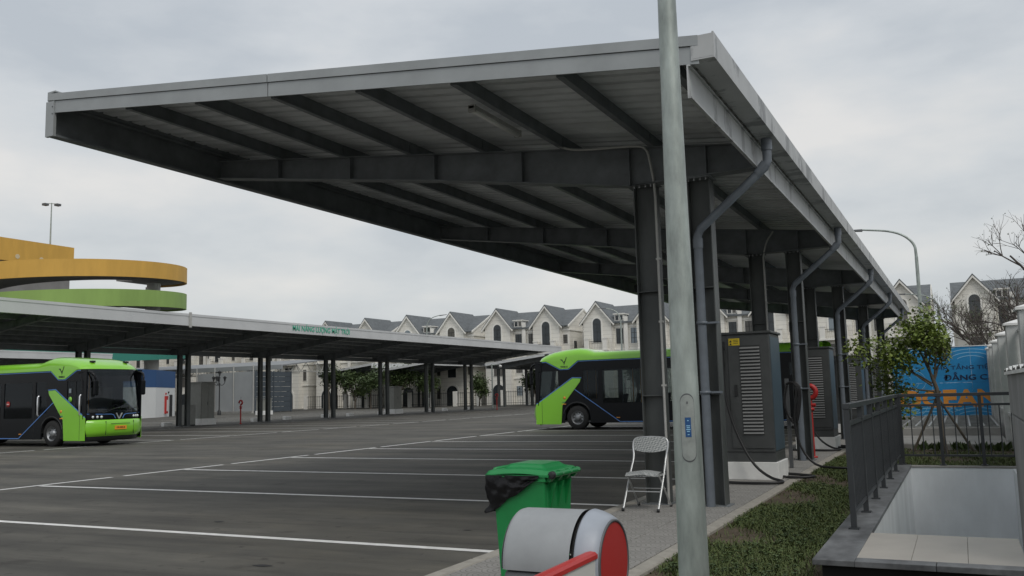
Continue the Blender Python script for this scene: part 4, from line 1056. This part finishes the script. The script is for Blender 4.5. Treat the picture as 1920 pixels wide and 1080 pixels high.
for p, d, lv in tips:
    p = p*TS
    for k in range(rnd.randint(20, 32) if p.x < .25 or rnd.random() < .5 else 5):
        c = p+Vector((rnd.gauss(0, .15), rnd.gauss(0, .15), rnd.gauss(0, .12))); dd = Vector((rnd.uniform(-1, 1), rnd.uniform(-1, 1), rnd.uniform(-.9, .3)))
        if c.x > .24: continue
        leafquad(V, F, c, dd, rnd.uniform(.07, .14), Vector((rnd.uniform(-.5, .5), rnd.uniform(-.5, .5), 1)))
mb = MB(); mb.v = [tuple(v) for v in V]; mb.f = F; mb.sm = [False]*len(F); mb.build('crown', 'leaf', t)
st = thing('tree_stakes', 'leaning wooden stakes propping the young tree', 'stakes', YT)
for dx, dy in ((.55, .1), (-.60, .1), (.05, -.45)): MB().tube([(dx, dy, 0), (dx*-.1-.06, dy*-.1, 1.28)], .025, 8).build('stake', 'bark', st)
MB().tube(arc((-.06, 0, 1.16), .06, 0, 360, 12, 'xy'), .012, 6).build('tie', 'red', st)
# low plants along the platform
for k, x in enumerate((-.55, -.1, .3, .62, -.85)):
    V = []; F = []
    for j in range(20):
        a = rnd.uniform(0, 6.28); leafquad(V, F, Vector((rnd.gauss(0, .07), rnd.gauss(0, .06), 0)), Vector((math.cos(a)*.5, math.sin(a)*.5, rnd.uniform(.6, 1.6))), rnd.uniform(.10, .24), Vector((.3, .2, 1)))
    mb = MB(); mb.v = [tuple(v) for v in V]; mb.f = F; mb.sm = [False]*len(F)
    o = mb.build('low_plant', 'leafdark'); o.location = (x, 21.5, .10)
    tag(o, ('second', 'middle', 'fourth', 'rightmost', 'leftmost')[k]+' small leafy plant in the row at the foot of the vent platform', 'plant', 'small plants along the vent platform')

def bare_tree(loc, label, H, seed, depth=5, lean=(0, 0, 1), twig=True, group='bare trees at the right'):
    rnd = random.Random(seed); t = thing('bare_tree', label, 'tree', loc, 0, group); segs = []; tips = []
    branching(Vector((0, 0, 0)), H*.33, H*.016, depth, .42, .5, rnd, segs, tips, (2, 4), .74, Vector(lean).normalized())
    treemesh(segs[:1], 9).build('trunk', 'barkdark', t); treemesh(segs[1:], 5).build('branches', 'barkdark', t)
    V = []; F = []
    for p, d, lv in tips[::3]:
        for k in range(2): leafquad(V, F, p+Vector((rnd.gauss(0, .06),)*3), Vector((rnd.uniform(-1, 1), rnd.uniform(-1, 1), -.5)), .09, Vector((0, 0, 1)))
    mb = MB(); mb.v = [tuple(v) for v in V]; mb.f = F; mb.sm = [False]*len(F); mb.build('leaves', 'leafdark', t)
bare_tree((3.3, 46, 0), 'large bare tree with a few leaves at the right edge', 12.5, 5, 6, (-.05, 0, 1))
bare_tree((1.6, 58, 0), 'bare branched tree in front of the arched villa window at right', 9.0, 12, 6)
bare_tree((4.3, 62, 0), 'bare twiggy tree behind the large one at the right edge', 10.5, 31, 5)
bare_tree((6.9, 33, 0), 'bare tree whose twigs enter the frame at the top right', 16.5, 9, 5, (-.02, 0, 1))

def leafy_tree(loc, label, H, R, seed, dense=1., group='leafy trees in front of the villas'):
    rnd = random.Random(seed); t = thing('leafy_tree', label, 'tree', loc, 0, group); segs = []; tips = []
    branching(Vector((0, 0, 0)), H*.36, H*.02, 3, .42, .6, rnd, segs, tips, (3, 4), .7)
    treemesh(segs, 6).build('trunk', 'bark', t); V = []; F = []
    clumps = [p for p, d, lv in tips]
    for p in clumps:
        if p.z < H*.3: continue
        for k in range(int(46*dense)):
            c = p+Vector((rnd.gauss(0, R*.14), rnd.gauss(0, R*.14), rnd.gauss(0, R*.12)))
            leafquad(V, F, c, Vector((rnd.uniform(-1, 1), rnd.uniform(-1, 1), rnd.uniform(-.8, .4))), rnd.uniform(.22, .42), Vector((rnd.uniform(-.6, .6), rnd.uniform(-.6, .6), 1)))
    mb = MB(); mb.v = [tuple(v) for v in V]; mb.f = F; mb.sm = [False]*len(F); mb.build('crown', 'leafdark', t)
    return t

# ------------------------------------------------------------------ villas
def arched(w, z0, z1, n=12):
    r = w/2; return [(-r, z0), (r, z0)]+[(r*math.cos(math.pi*i/n), z1-r+r*math.sin(math.pi*i/n)) for i in range(n+1)]
def villa_pair():
    t = thing('villa_pair', '', 'house', (0, 110, 0), 0, 'cream villas with slate roofs along the far side')
    A, Bx = 0., 7.345; xL, xR = -2.3, Bx+3.0; yf, yb = 1.0, 12.; EZ = 10.55; RZ = 12.9
    def P(mb, n, mt, par=None, bevel=0): return mb.build(n, mt, par or t, bevel)
    P(MB().box(xL, yf, 0, xR, yb, EZ), 'wall', 'cream')
    # gabled bays
    for gx in (A, Bx):
        w = 1.95; ap = 13.0
        P(MB().prism([(gx-w, 0), (gx+w, 0), (gx+w, 10.6), (gx, ap), (gx-w, 10.6)], 'y', 0, yf+.001), 'gable_wall', 'cream')
        # steep roof of the bay, running back to the ridge
        for s in (-1, 1):
            rf = P(MB().prism([(gx, ap+.30), (gx+s*(w+.42), 10.6-.22), (gx+s*(w+.42), 10.6-.36), (gx, ap+.12)], 'y', -.35, 6.4), 'roof', 'slate')
            P(MB().prism([(gx, ap+.10), (gx+s*(w+.44), 10.6-.38), (gx+s*(w+.44), 10.6-.62), (gx, ap-.16)], 'y', -.38, -.10), 'verge_board', 'creamtrim', rf)
        # arched window
        fr = P(MB().prism([(gx+x, z) for x, z in arched(1.55, 7.8, 11.2)], 'y', -.07, -.001), 'window_surround', 'creamtrim')
        P(MB().prism([(gx+x, z) for x, z in arched(1.12, 7.85, 11.0)], 'y', -.09, -.071), 'pane', 'winglass', fr)
        for z in (10.25, 9.2): P(MB().box(gx-.56, -.11, z, gx+.56, -.091, z+.05), 'glazing_bar', 'frame', fr)
        P(MB().box(gx-.025, -.108, 7.85, gx+.025, -.092, 10.24), 'glazing_bar', 'frame', fr)
        # balcony piers and rail
        for dx in (-1.25, 1.25): P(MB().box(gx+dx-.28, -.9, 6.9, gx+dx+.28, -.35, 8.25).box(gx+dx-.33, -.95, 8.251, gx+dx+.33, -.3, 8.4), 'balcony_pier', 'creamtrim')
        P(MB().box(gx-1.6, -.95, 6.7, gx+1.6, -.002, 6.9), 'balcony_slab', 'creamtrim')
        rl = MB().box(gx-.97, -.65, 7.95, gx+.97, -.61, 8.0)
        for q in range(9): rl.box(gx-.9+q*.22, -.64, 6.9, gx-.88+q*.22, -.62, 7.95)
        P(rl, 'balcony_rail', 'frame')
        # second storey door, ground floor arch
        for z0, z1, wd in ((3.9, 6.3, 1.3),):
            f2 = P(MB().box(gx-wd/2-.12, -.06, z0, gx+wd/2+.12, -.001, z1+.12), 'window_surround', 'creamtrim')
            P(MB().box(gx-wd/2, -.08, z0+.05, gx+wd/2, -.061, z1), 'pane', 'winglass', f2)
        f3 = P(MB().prism([(gx+x, z) for x, z in arched(2.3, 0, 3.1)], 'y', -.06, -.001), 'arch_surround', 'creamtrim')
        P(MB().prism([(gx+x, z) for x, z in arched(1.75, 0.02, 2.8)], 'y', -.08, -.061), 'doorway', 'winglass', f3)
    # main roof with ridge along the row
    ym = 6.2
    P(MB().prism([(.55, EZ-.1), (ym, RZ+.15), (yb+.4, EZ-.1), (yb+.4, EZ-.28), (ym, RZ-.05), (.55, EZ-.28)], 'x', xL, xR), 'roof', 'slate')
    P(MB().prism([(yf, EZ), (ym, RZ-.06), (yb, EZ)], 'x', xL+.01, xR-.01), 'gable_end', 'cream')
    P(MB().prism([(.5, EZ-.12), (ym, RZ+.12), (ym, RZ-.12), (.5, EZ-.38)], 'x', xR-.02, xR+.1), 'verge_board', 'creamtrim')
    P(MB().prism([(yb+.4, EZ-.12), (ym, RZ+.12), (ym, RZ-.12), (yb+.4, EZ-.38)], 'x', xR-.02, xR+.1), 'verge_board', 'creamtrim')
    # side elevation windows
    f4 = P(MB().prism([(ym+x, z) for x, z in arched(1.5, 7.8, 11.2)], 'x', xR+.001, xR+.07), 'window_surround', 'creamtrim')
    P(MB().prism([(ym+x, z) for x, z in arched(1.1, 7.85, 11.0)], 'x', xR+.071, xR+.09), 'pane', 'winglass', f4)
    f4 = P(MB().box(xR+.001, 2.2, 7.3, xR+.06, 3.4, 8.5), 'window_surround', 'creamtrim'); P(MB().box(xR+.061, 2.3, 7.4, xR+.08, 3.3, 8.4), 'pane', 'winglass', f4)
    # parapet, pilaster, dormers and windows between the gables
    pm = MB().box(A+2.0, yf-.15, EZ-.35, Bx-2.0, yf-.002, EZ+.0); P(pm, 'parapet', 'creamtrim')
    P(MB().box(3.45, yf-.35, 0, 3.95, yf-.153, 11.1), 'party_pilaster', 'creamtrim')
    for dx in (2.75,):
        d0 = P(MB().box(dx-.62, .9, EZ+.0, dx+.60, 2.6, EZ+.88).box(dx-.8, .75, EZ+.881, dx+.75, 2.8, EZ+1.02), 'dormer', 'creamtrim')
        for q in (-.28, .28): P(MB().box(dx+q-.21, .87, EZ+.15, dx+q+.21, .899, EZ+.75), 'pane', 'winglass', d0)
    for wx, zz, ww, hh, pale in ((2.75, 7.6, .95, 2.0, 0), (4.75, 7.6, .95, 2.0, 1), (2.75, 4.3, .9, 1.7, 0), (4.75, 4.3, .9, 1.7, 0), (2.75, 1.2, .9, 1.3, 0), (4.75, 1.0, 1., 1.5, 0), (9.75, 8.0, .6, 1.2, 0), (9.75, 4.3, .6, 1.7, 0)):
        f5 = P(MB().box(wx-ww/2-.12, yf-.05, zz-.1, wx+ww/2+.12, yf-.001, zz+hh+.14), 'window_surround', 'creamtrim')
        P(MB().box(wx-ww/2, yf-.07, zz, wx+ww/2, yf-.051, zz+hh), 'pane', 'winpale' if pale else 'winglass', f5)
        fb = MB().box(wx-.03, yf-.09, zz, wx+.03, yf-.071, zz+hh)
        for dx_ in (-ww/2, ww/2-.06): fb.box(wx+dx_, yf-.088, zz, wx+dx_+.06, yf-.0705, zz+hh)
        for q in (.33, .66): fb.box(wx-ww/2+.061, yf-.086, zz+hh*q, wx-.031, yf-.0706, zz+hh*q+.05).box(wx+.031, yf-.086, zz+hh*q, wx+ww/2-.061, yf-.0706, zz+hh*q+.05)
        tag(P(fb, 'glazing_bars', 'frame', f5), None, None, kind='stuff')
    for z in (3.5, 6.75, 9.75):
        cm = MB().box(A+1.96, yf-.13, z, 3.44, yf-.003, z+.2).box(3.96, yf-.13, z, Bx-1.96, yf-.003, z+.2).box(Bx+1.96, yf-.13, z, xR+.12, yf-.003, z+.2).box(xR+.003, yf, z, xR+.12, yb, z+.2).box(xL-.1, yf-.13, z, A-1.96, yf-.003, z+.2)
        tag(P(cm, 'string_course', 'creamtrim'), None, None, kind='stuff')
    return t
vp = villa_pair(); X0 = -78.8
VL = {-3: 'cream villa pair farthest left, behind the white and blue ramp wall', -2: 'cream villa pair behind the grey corrugated wall', -1: 'cream villa pair at the left end of the skyline, right of the dark gate',
      0: 'second cream villa pair from the left on the skyline, above the green lettering', 1: 'cream villa pair above the right end of the long canopy', 2: 'cream villa pair right above the nose of the right bus',
      3: 'cream villa pair hidden mostly behind the near columns', 4: 'cream villa pair seen between the near canopy columns', 5: 'white villa pair right of the near canopy, behind the curved street lamp', 6: 'cream villa pair at the far right behind the bare trees'}
first = True
for k in range(-3, 7):
    o = vp if first else copy_tree(vp); first = False
    # the pairs start at gable 2k-1
    o.location = (X0+7.345*(2*k-1), 110, 0); o['label'] = VL[k]
    rv_ = random.Random(k+50)
    for w_ in o.children_recursive:
        if w_.name.startswith('pane') and rv_.random() < .35:
            w_.material_slots[0].link = 'OBJECT'; w_.material_slots[0].material = MT[rv_.choice(('winpale', 'curtain', 'curtain'))]

# iron fence before the villas, trees
ff = thing('garden_fence', 'iron garden fence with pale pillars in front of the cream villas', 'fence', (-60, 105, 0))
for k in range(24):
    x = -86+k*3.6
    MB().box(x-.25, 104.8, 0, x+.25, 105.2, 2.0).build('pillar', 'creamtrim', ff, world=True)
    pn = MB().box(x+.251, 104.97, 1.75, x+3.349, 105.03, 1.8).box(x+.251, 104.97, .3, x+3.349, 105.03, .35)
    pn.build('fence_rail', 'frame', ff, world=True)
    for q in range(9): MB().box(x+.5+q*.33, 104.98, .05, x+.53+q*.33, 105.01, 1.9).build('bar', 'frame', ff, world=True)
TR = [((-75.5, 97, 0), 'leafy tree beside the dark blue gate', 7.0, 3.2, 3), ((-72.8, 99, 0), 'bushy tree right of the dark blue gate, second from left', 6.2, 2.8, 8), ((-66.5, 100, 0), 'tall dark tree cluster left of the middle cabinet', 7.2, 3.8, 15), ((-62.6, 101, 0), 'thin branched tree right of the dark cluster', 5.6, 3.0, 18),
      ((-55.5, 102, 0), 'bright green bush behind the middle cabinet', 5.0, 2.6, 22), ((-47.5, 102, 0), 'leafy tree left of the camera pole', 5.6, 2.6, 25), ((-45.6, 102.5, 0), 'leafy tree just right of the camera pole', 5.4, 2.4, 28), ((-33.8, 101, 0), 'leafy tree beside the arched doorway', 6.2, 2.6, 33), ((-69.5, 98, 0), 'leafy tree behind the fourth pair of columns', 6.4, 3.2, 41)]
for a in TR: leafy_tree(a[0], a[1], a[2], a[3], a[4])
leafy_tree((-2.6, 80, 0), 'round green tree top just above the blue hoarding', 6.2, 2.6, 47, 1.2)

# ------------------------------------------------------------------ spiral ramp parking building
RC = (-96.8, 72.7)
rb = thing('spiral_ramp', 'round parking ramp with ochre, green and teal parapet bands on white columns', 'building', (RC[0], RC[1], 0))
R1, R2, PIT_ = 14.2, 7.6, 4.9
A0 = math.atan2(-RC[1], -RC[0])-RAD(2)     # direction facing the camera
def turn(z_front, mtn, a_from, a_to, nm):
    mb = MB(); sl_ = MB(); n = 72
    def ringpt(r, a, z): return (r*math.cos(a), r*math.sin(a), z)
    for i in range(n):
        qs = []
        for a in (a_from+(a_to-a_from)*i/n, a_from+(a_to-a_from)*(i+1)/n):
            z = z_front+PIT_*a/(2*math.pi); qs.append((A0+a, z))
        (a, za), (b, zb) = qs
        o = [ringpt(R1, a, za-.55), ringpt(R1, b, zb-.55), ringpt(R1-.2, b, zb-.55), ringpt(R1-.2, a, za-.55), ringpt(R1, a, za+1.35), ringpt(R1, b, zb+1.35), ringpt(R1-.2, b, zb+1.35), ringpt(R1-.2, a, za+1.35)]
        mb.hexa(o)
        o = [ringpt(R1-.2, a, za-.3), ringpt(R1-.2, b, zb-.3), ringpt(R2+.2, b, zb-.3), ringpt(R2+.2, a, za-.3), ringpt(R1-.2, a, za), ringpt(R1-.2, b, zb), ringpt(R2+.2, b, zb), ringpt(R2+.2, a, za)]
        sl_.hexa(o)
    tag(mb.build(nm, mtn, rb), None, None, kind='stuff'); tag(sl_.build('ramp_slab', 'slab', rb), None, None, kind='stuff')
PI_ = math.pi
turn(15.8, 'ochre', -PI_*.62, PI_*.72, 'ochre_parapet'); turn(12.5, 'lime', -PI_*.62, PI_*.72, 'green_parapet')
turn(9.1, 'lime', -PI_*.62, PI_*.72, 'green_parapet'); turn(6.35, 'teal', -PI_*.62, PI_*.72, 'teal_parapet')
for k in (78, 101, -78, -101):
    a = A0+RAD(k)
    MB().tube([(10.4*math.cos(a), 10.4*math.sin(a), 0), (10.4*math.cos(a), 10.4*math.sin(a), 16.2 if math.sin(a-A0) > -.9 else 15)], .8, 20).build('column', 'rampwhite', rb)
pk = thing('parking_building', 'ochre topped parking building at the left edge above the ramp', 'building', (-122, 66, 0))
MB().box(-24, -16, 0, 10.5, 18.8, 20.6).build('body', 'slab', pk)
MB().box(-24.2, -16.2, 20.6, 11.0, 19.0, 23.6).build('ochre_parapet', 'ochre', pk)
for y in (3.5, 6.5, 10.5, 14): MB().lathe([(0, .03), (.32, .03), (.32, 0)], (11.0, y, 21.3), 12, 'x', False).build('vent_hole', 'vent', pk)

t = thing('flood_light_mast', 'mast with two flood lights on the roof of the parking building', 'light', (-112.6, 82.4, 23.6))
MB().tube([(0, 0, -.3), (0, 0, 6.2)], [.12, .07], 10).build('mast', 'galv', t)
MB().tube([(-.6, -.6, 6.1), (.6, .6, 6.1)], .05, 8).build('cross_arm', 'galv', t)
for s in (-1, 1): MB().box(-.32, -.32, -.16, .32, .32, .14).xf(Matrix.Translation((.55*s, .55*s, 5.95))).build('flood_light', 'grey', t)

# white and blue ramp wall
t = thing('ramp_wall', 'white wall with a navy blue band, red cabinet and dark door behind the left columns', 'wall', (-74, 66, 0))
wl = [(-71.5, 55), (-72.4, 61), (-74.6, 67), (-78.5, 73.2)]
for (a, b), (c, d) in zip(wl, wl[1:]):
    v = Vector((c-a, d-b)).normalized(); nx, ny = v.y*.15, -v.x*.15
    MB().prism([(a+nx, b+ny), (c+nx, d+ny), (c-nx, d-ny), (a-nx, b-ny)], 'z', 0, 3.1).build('white_wall', 'rampwhite', t, world=True)
    MB().prism([(a+nx*1.1, b+ny*1.1), (c+nx*1.1, d+ny*1.1), (c-nx*1.1, d-ny*1.1), (a-nx*1.1, b-ny*1.1)], 'z', 3.1, 4.9).build('blue_band', 'rampblue', t, world=True)
def onwall(px_frac, z0, z1, w, mtn, nm, off, par=None):
    a, b = Vector(wl[2]), Vector(wl[3]); v = (b-a).normalized(); n = Vector((v.y, -v.x)); c = a+v*px_frac
    p = [c-v*w/2+n*(.15+off), c+v*w/2+n*(.15+off), c+v*w/2+n*.151, c-v*w/2+n*.151]
    return MB().prism([(q.x, q.y) for q in p], 'z', z0, z1).build(nm, mtn, par or t, world=True)
onwall(5.6, 0, 2.35, 1.0, 'frame', 'door', .06); onwall(3.6, .35, 2.2, .7, 'red', 'fire_cabinet', .2); onwall(3.6, .6, 1.8, .4, 'rampwhite', 'cabinet_panel', .22); onwall(3.6, 2.35, 2.55, .2, 'red', 'alarm', .1); onwall(4.6, 2.5, 2.7, .2, 'frame', 'wall_lamp', .1)

# grey corrugated wall and gate
t = thing('corrugated_wall', 'tall grey corrugated wall behind the left columns', 'wall', (-78, 81.5, 0))
a, b = Vector((-85.5, 83.5)), Vector((-73.9, 80.9)); v = (b-a).normalized(); n = Vector((v.y, -v.x)); N = 60; Lw = (b-a).length
for pnl in range(3):
    pts = []
    for i in range(N//3*2+1):
        s = Lw*(pnl+i/(N//3*2))/3; p = a+v*s+n*(.05 if i % 2 else 0); pts.append((p.x, p.y))
    back = [(p[0]-n.x*.1, p[1]-n.y*.1) for p in pts[::-1]]
    MB().prism(pts+back, 'z', 0.25, 4.9).build('corrugated_panel', 'metalwall', t, world=True)
for s in (0, Lw/3, 2*Lw/3, Lw): p = a+v*s+n*.1; MB().tube([(p.x, p.y, 0), (p.x, p.y, 5.6)], .07, 8).build('post', 'conduit', t, world=True)
MB().prism([(a.x, a.y), (b.x, b.y), (b.x+n.x*.3, b.y+n.y*.3), (a.x+n.x*.3, a.y+n.y*.3)], 'z', 0, .25).build('wall_base', 'concrete', t, world=True)
t = thing('metal_gate', 'dark blue grey metal gate of wide horizontal panels beside the corrugated wall', 'gate', (-73.5, 84, 0))
a2, b2 = Vector((-73.75, 80.95)), Vector((-74.1, 87.6)); v2 = (b2-a2).normalized(); n2 = Vector((v2.y, -v2.x))
for k in range(8):
    p = [a2, b2, b2-n2*.08, a2-n2*.08]
    MB().prism([(q.x, q.y) for q in p], 'z', .1+k*.6, .1+(k+1)*.6-.03).build('gate_panel', 'gatemetal', t, world=True)
for q in (a2, b2, (a2+b2)/2): MB().box(q.x-.02, q.y-.06, 0, q.x+.10, q.y+.06, 4.95).build('gate_post', 'gatemetal', t, world=True)
t = thing('market_shed', 'light steel shed roof with open trusses behind the corrugated wall', 'building', (-84, 95, 0))
MB().prism([(86, 5.6), (96, 6.6), (96, 6.75), (86, 5.75)], 'x', -112, -74).build('roof', 'shedroof', t, world=True)
MB().box(-112, 85.8, 5.2, -74, 86, 5.75).build('fascia', 'metalwall', t, world=True)
for k in range(8):
    x = -74.5-k*5.2
    tr = MB().tube([(x, 86, 5.0), (x, 96, 5.0)], .06, 6)
    for q in range(5): tr.tube([(x, 86+q*2, 5.0), (x, 87+q*2, 5.75+q*.2)], .04, 6).tube([(x, 87+q*2, 5.75+q*.2), (x, 88+q*2, 5.0)], .04, 6)
    tr.build('truss', 'conduit', t, world=True); MB().tube([(x, 86.2, 0), (x, 86.2, 5.4)], .1, 8).build('post', 'conduit', t, world=True)

# ------------------------------------------------------------------ yard furniture
for k, y in enumerate((42.0, 50.1, 53.5, 58.0, 61.3, 65.8, 73.5, 76.7, 81.1, 34.6, 37.0)):
    o = MB().box(-.14, -.34, 0, .14, .34, .26).build('wheel_stop', 'white', None, bevel=.02); o.location = (-45.6, y, 0)
    WS = ['first column pair right of the left bus', 'second column pair, just left of it', 'second column pair, standing alone to its right', 'third column pair, just left of it', 'third column pair, standing alone to its right', 'grey middle cabinet, left of its columns', 'fifth column pair, just left of it', 'fifth column pair, alone to its right', 'last visible column pair', 'nose of the left bus, nearest the camera', 'left of the low beige cabinet']
    tag(o, 'white wheel stop block by the '+WS[k], 'wheel stop', 'white wheel stops under the long canopy')
def cabinet(x, y, label, h=2.35, mtn='beige', grp='grey electrical cabinets under the long canopy'):
    t = thing('electrical_cabinet', label, 'cabinet', (x, y, 0), 0, grp)
    MB().box(-.55, -.55, 0, .62, .75, .42).build('plinth', 'white', t, bevel=.01)
    MB().box(-.5, -.5, .42, .5, .7, h).build('body', mtn, t, bevel=.012); MB().box(-.56, -.56, h, .58, .76, h+.08).build('roof', mtn, t, bevel=.01)
    for s in (0, 1): MB().box(.501, -.47+s*.585, .5, .515, .09+s*.585, h-.06).build('door', mtn, t, bevel=.003)
    MB().box(.516, .05, 1.3, .53, .08, 1.5).build('handle', 'darkplastic', t)
    return t
cabinet(-45.2, 44.5, 'tall beige cabinet on a white base, beside the second visible column pair', 2.75)
cabinet(-45.4, 67.3, 'tall grey cabinet on a white base, between columns in the middle')
t = thing('electrical_cabinet', 'low beige cabinet in front of the tall beige cabinet', 'cabinet', (-44.7, 42.7, 0), 0, 'grey electrical cabinets under the long canopy')
MB().box(-.35, -.35, 0, .35, .5, .08).build('plinth', 'darkplastic', t); MB().box(-.35, -.35, .08, .35, .5, 1.35).build('body', 'beige', t, bevel=.01); MB().box(.351, -.3, .15, .362, .45, 1.28).build('door', 'beige', t); MB().box(.363, -.22, .7, .375, -.18, .85).build('handle', 'darkplastic', t)
cabinet(-64.5, 72.0, 'small pale cabinet standing against the corrugated wall', 1.6, 'beige', None)
t = thing('camera_pole', 'thin pole with a white dome camera on a short arm', 'camera pole', (-44.9, 85.5, 0))
MB().tube([(0, 0, 0), (0, 0, 4.7)], .07, 10).build('pole', 'galv', t); MB().tube([(0, 0, 4.62), (.85, .35, 4.62)], .035, 8).build('arm', 'galv', t)
MB().lathe([(0, 0), (.1, .03), (.16, .14), (.16, .22), (.05, .3), (0, .3)], (.85, .35, 4.3), 14).build('dome_camera', 'white', t)
t = thing('candelabra_lamp', 'ornate black lamp post with five lanterns in front of the corrugated wall', 'lamp post', (-72.5, 74.0, 0))
MB().lathe([(.2, 0), (.2, .4), (.08, .6), (.06, 3.3), (.1, 3.4), (.04, 3.5), (.04, 4.1)], (0, 0, 0), 12).build('post', 'frame', t)
for k in range(5):
    a = 2*PI_*k/5; c = (.62*math.cos(a), .62*math.sin(a), 3.9) if k else (0, 0, 4.5)
    MB().tube(smoothpath([(0, 0, 3.3), (c[0]*.6, c[1]*.6, 3.2), (c[0], c[1], 3.5), (c[0], c[1], c[2]-.25)], 2), .035, 6).build('arm', 'frame', t)
    MB().lathe([(.05, -.25), (.16, .1), (.13, .12), (.24, .13), (.02, .36), (0, .36)], c, 8).build('lantern', 'frame', t)

def cobra(loc, H, rz, label, reach=3.6):
    t = thing('street_lamp', label, 'street lamp', loc, rz, 'curved street lamps')
    MB().tube([(0, 0, 0), (0, 0, H*.5), (0, 0, H*.82)], [.12, .1, .085], 12).build('pole', 'galv', t)
    pts = smoothpath([(0, 0, H*.82), (-.03, 0, H*.90), (-reach*.25, 0, H*.97), (-reach*.75, 0, H*.995)], 3)
    MB().tube(pts, [.085-.045*i/(len(pts)-1) for i in range(len(pts))], 10).build('arm', 'galv', t)
    MB().hexa([(-reach*1.12, -.10, H*.997), (-reach*.72, -.13, H*.985), (-reach*.72, .13, H*.985), (-reach*1.12, .10, H*.997), (-reach*1.12, -.06, H*.997+.05), (-reach*.72, -.1, H*.985+.12), (-reach*.72, .1, H*.985+.12), (-reach*1.12, .06, H*.997+.05)]).build('lamp_head', 'grey', t)
    return t
cobra((-1.62, 52, 0), 10.0, 0, 'tall curved street lamp right of the near canopy, above the young tree')
cobra((-1.3, 88, 0), 9.6, 0, 'smaller distant curved street lamp behind the tall one')
cobra((-33.5, 95, 0), 10.8, RAD(20), 'street lamp head in front of the villa window beside the first column', 2.2)
cobra((-62.0, 100, 0), 12.0, RAD(200), 'thin street lamp in front of the villa gables on the skyline', 2.4)
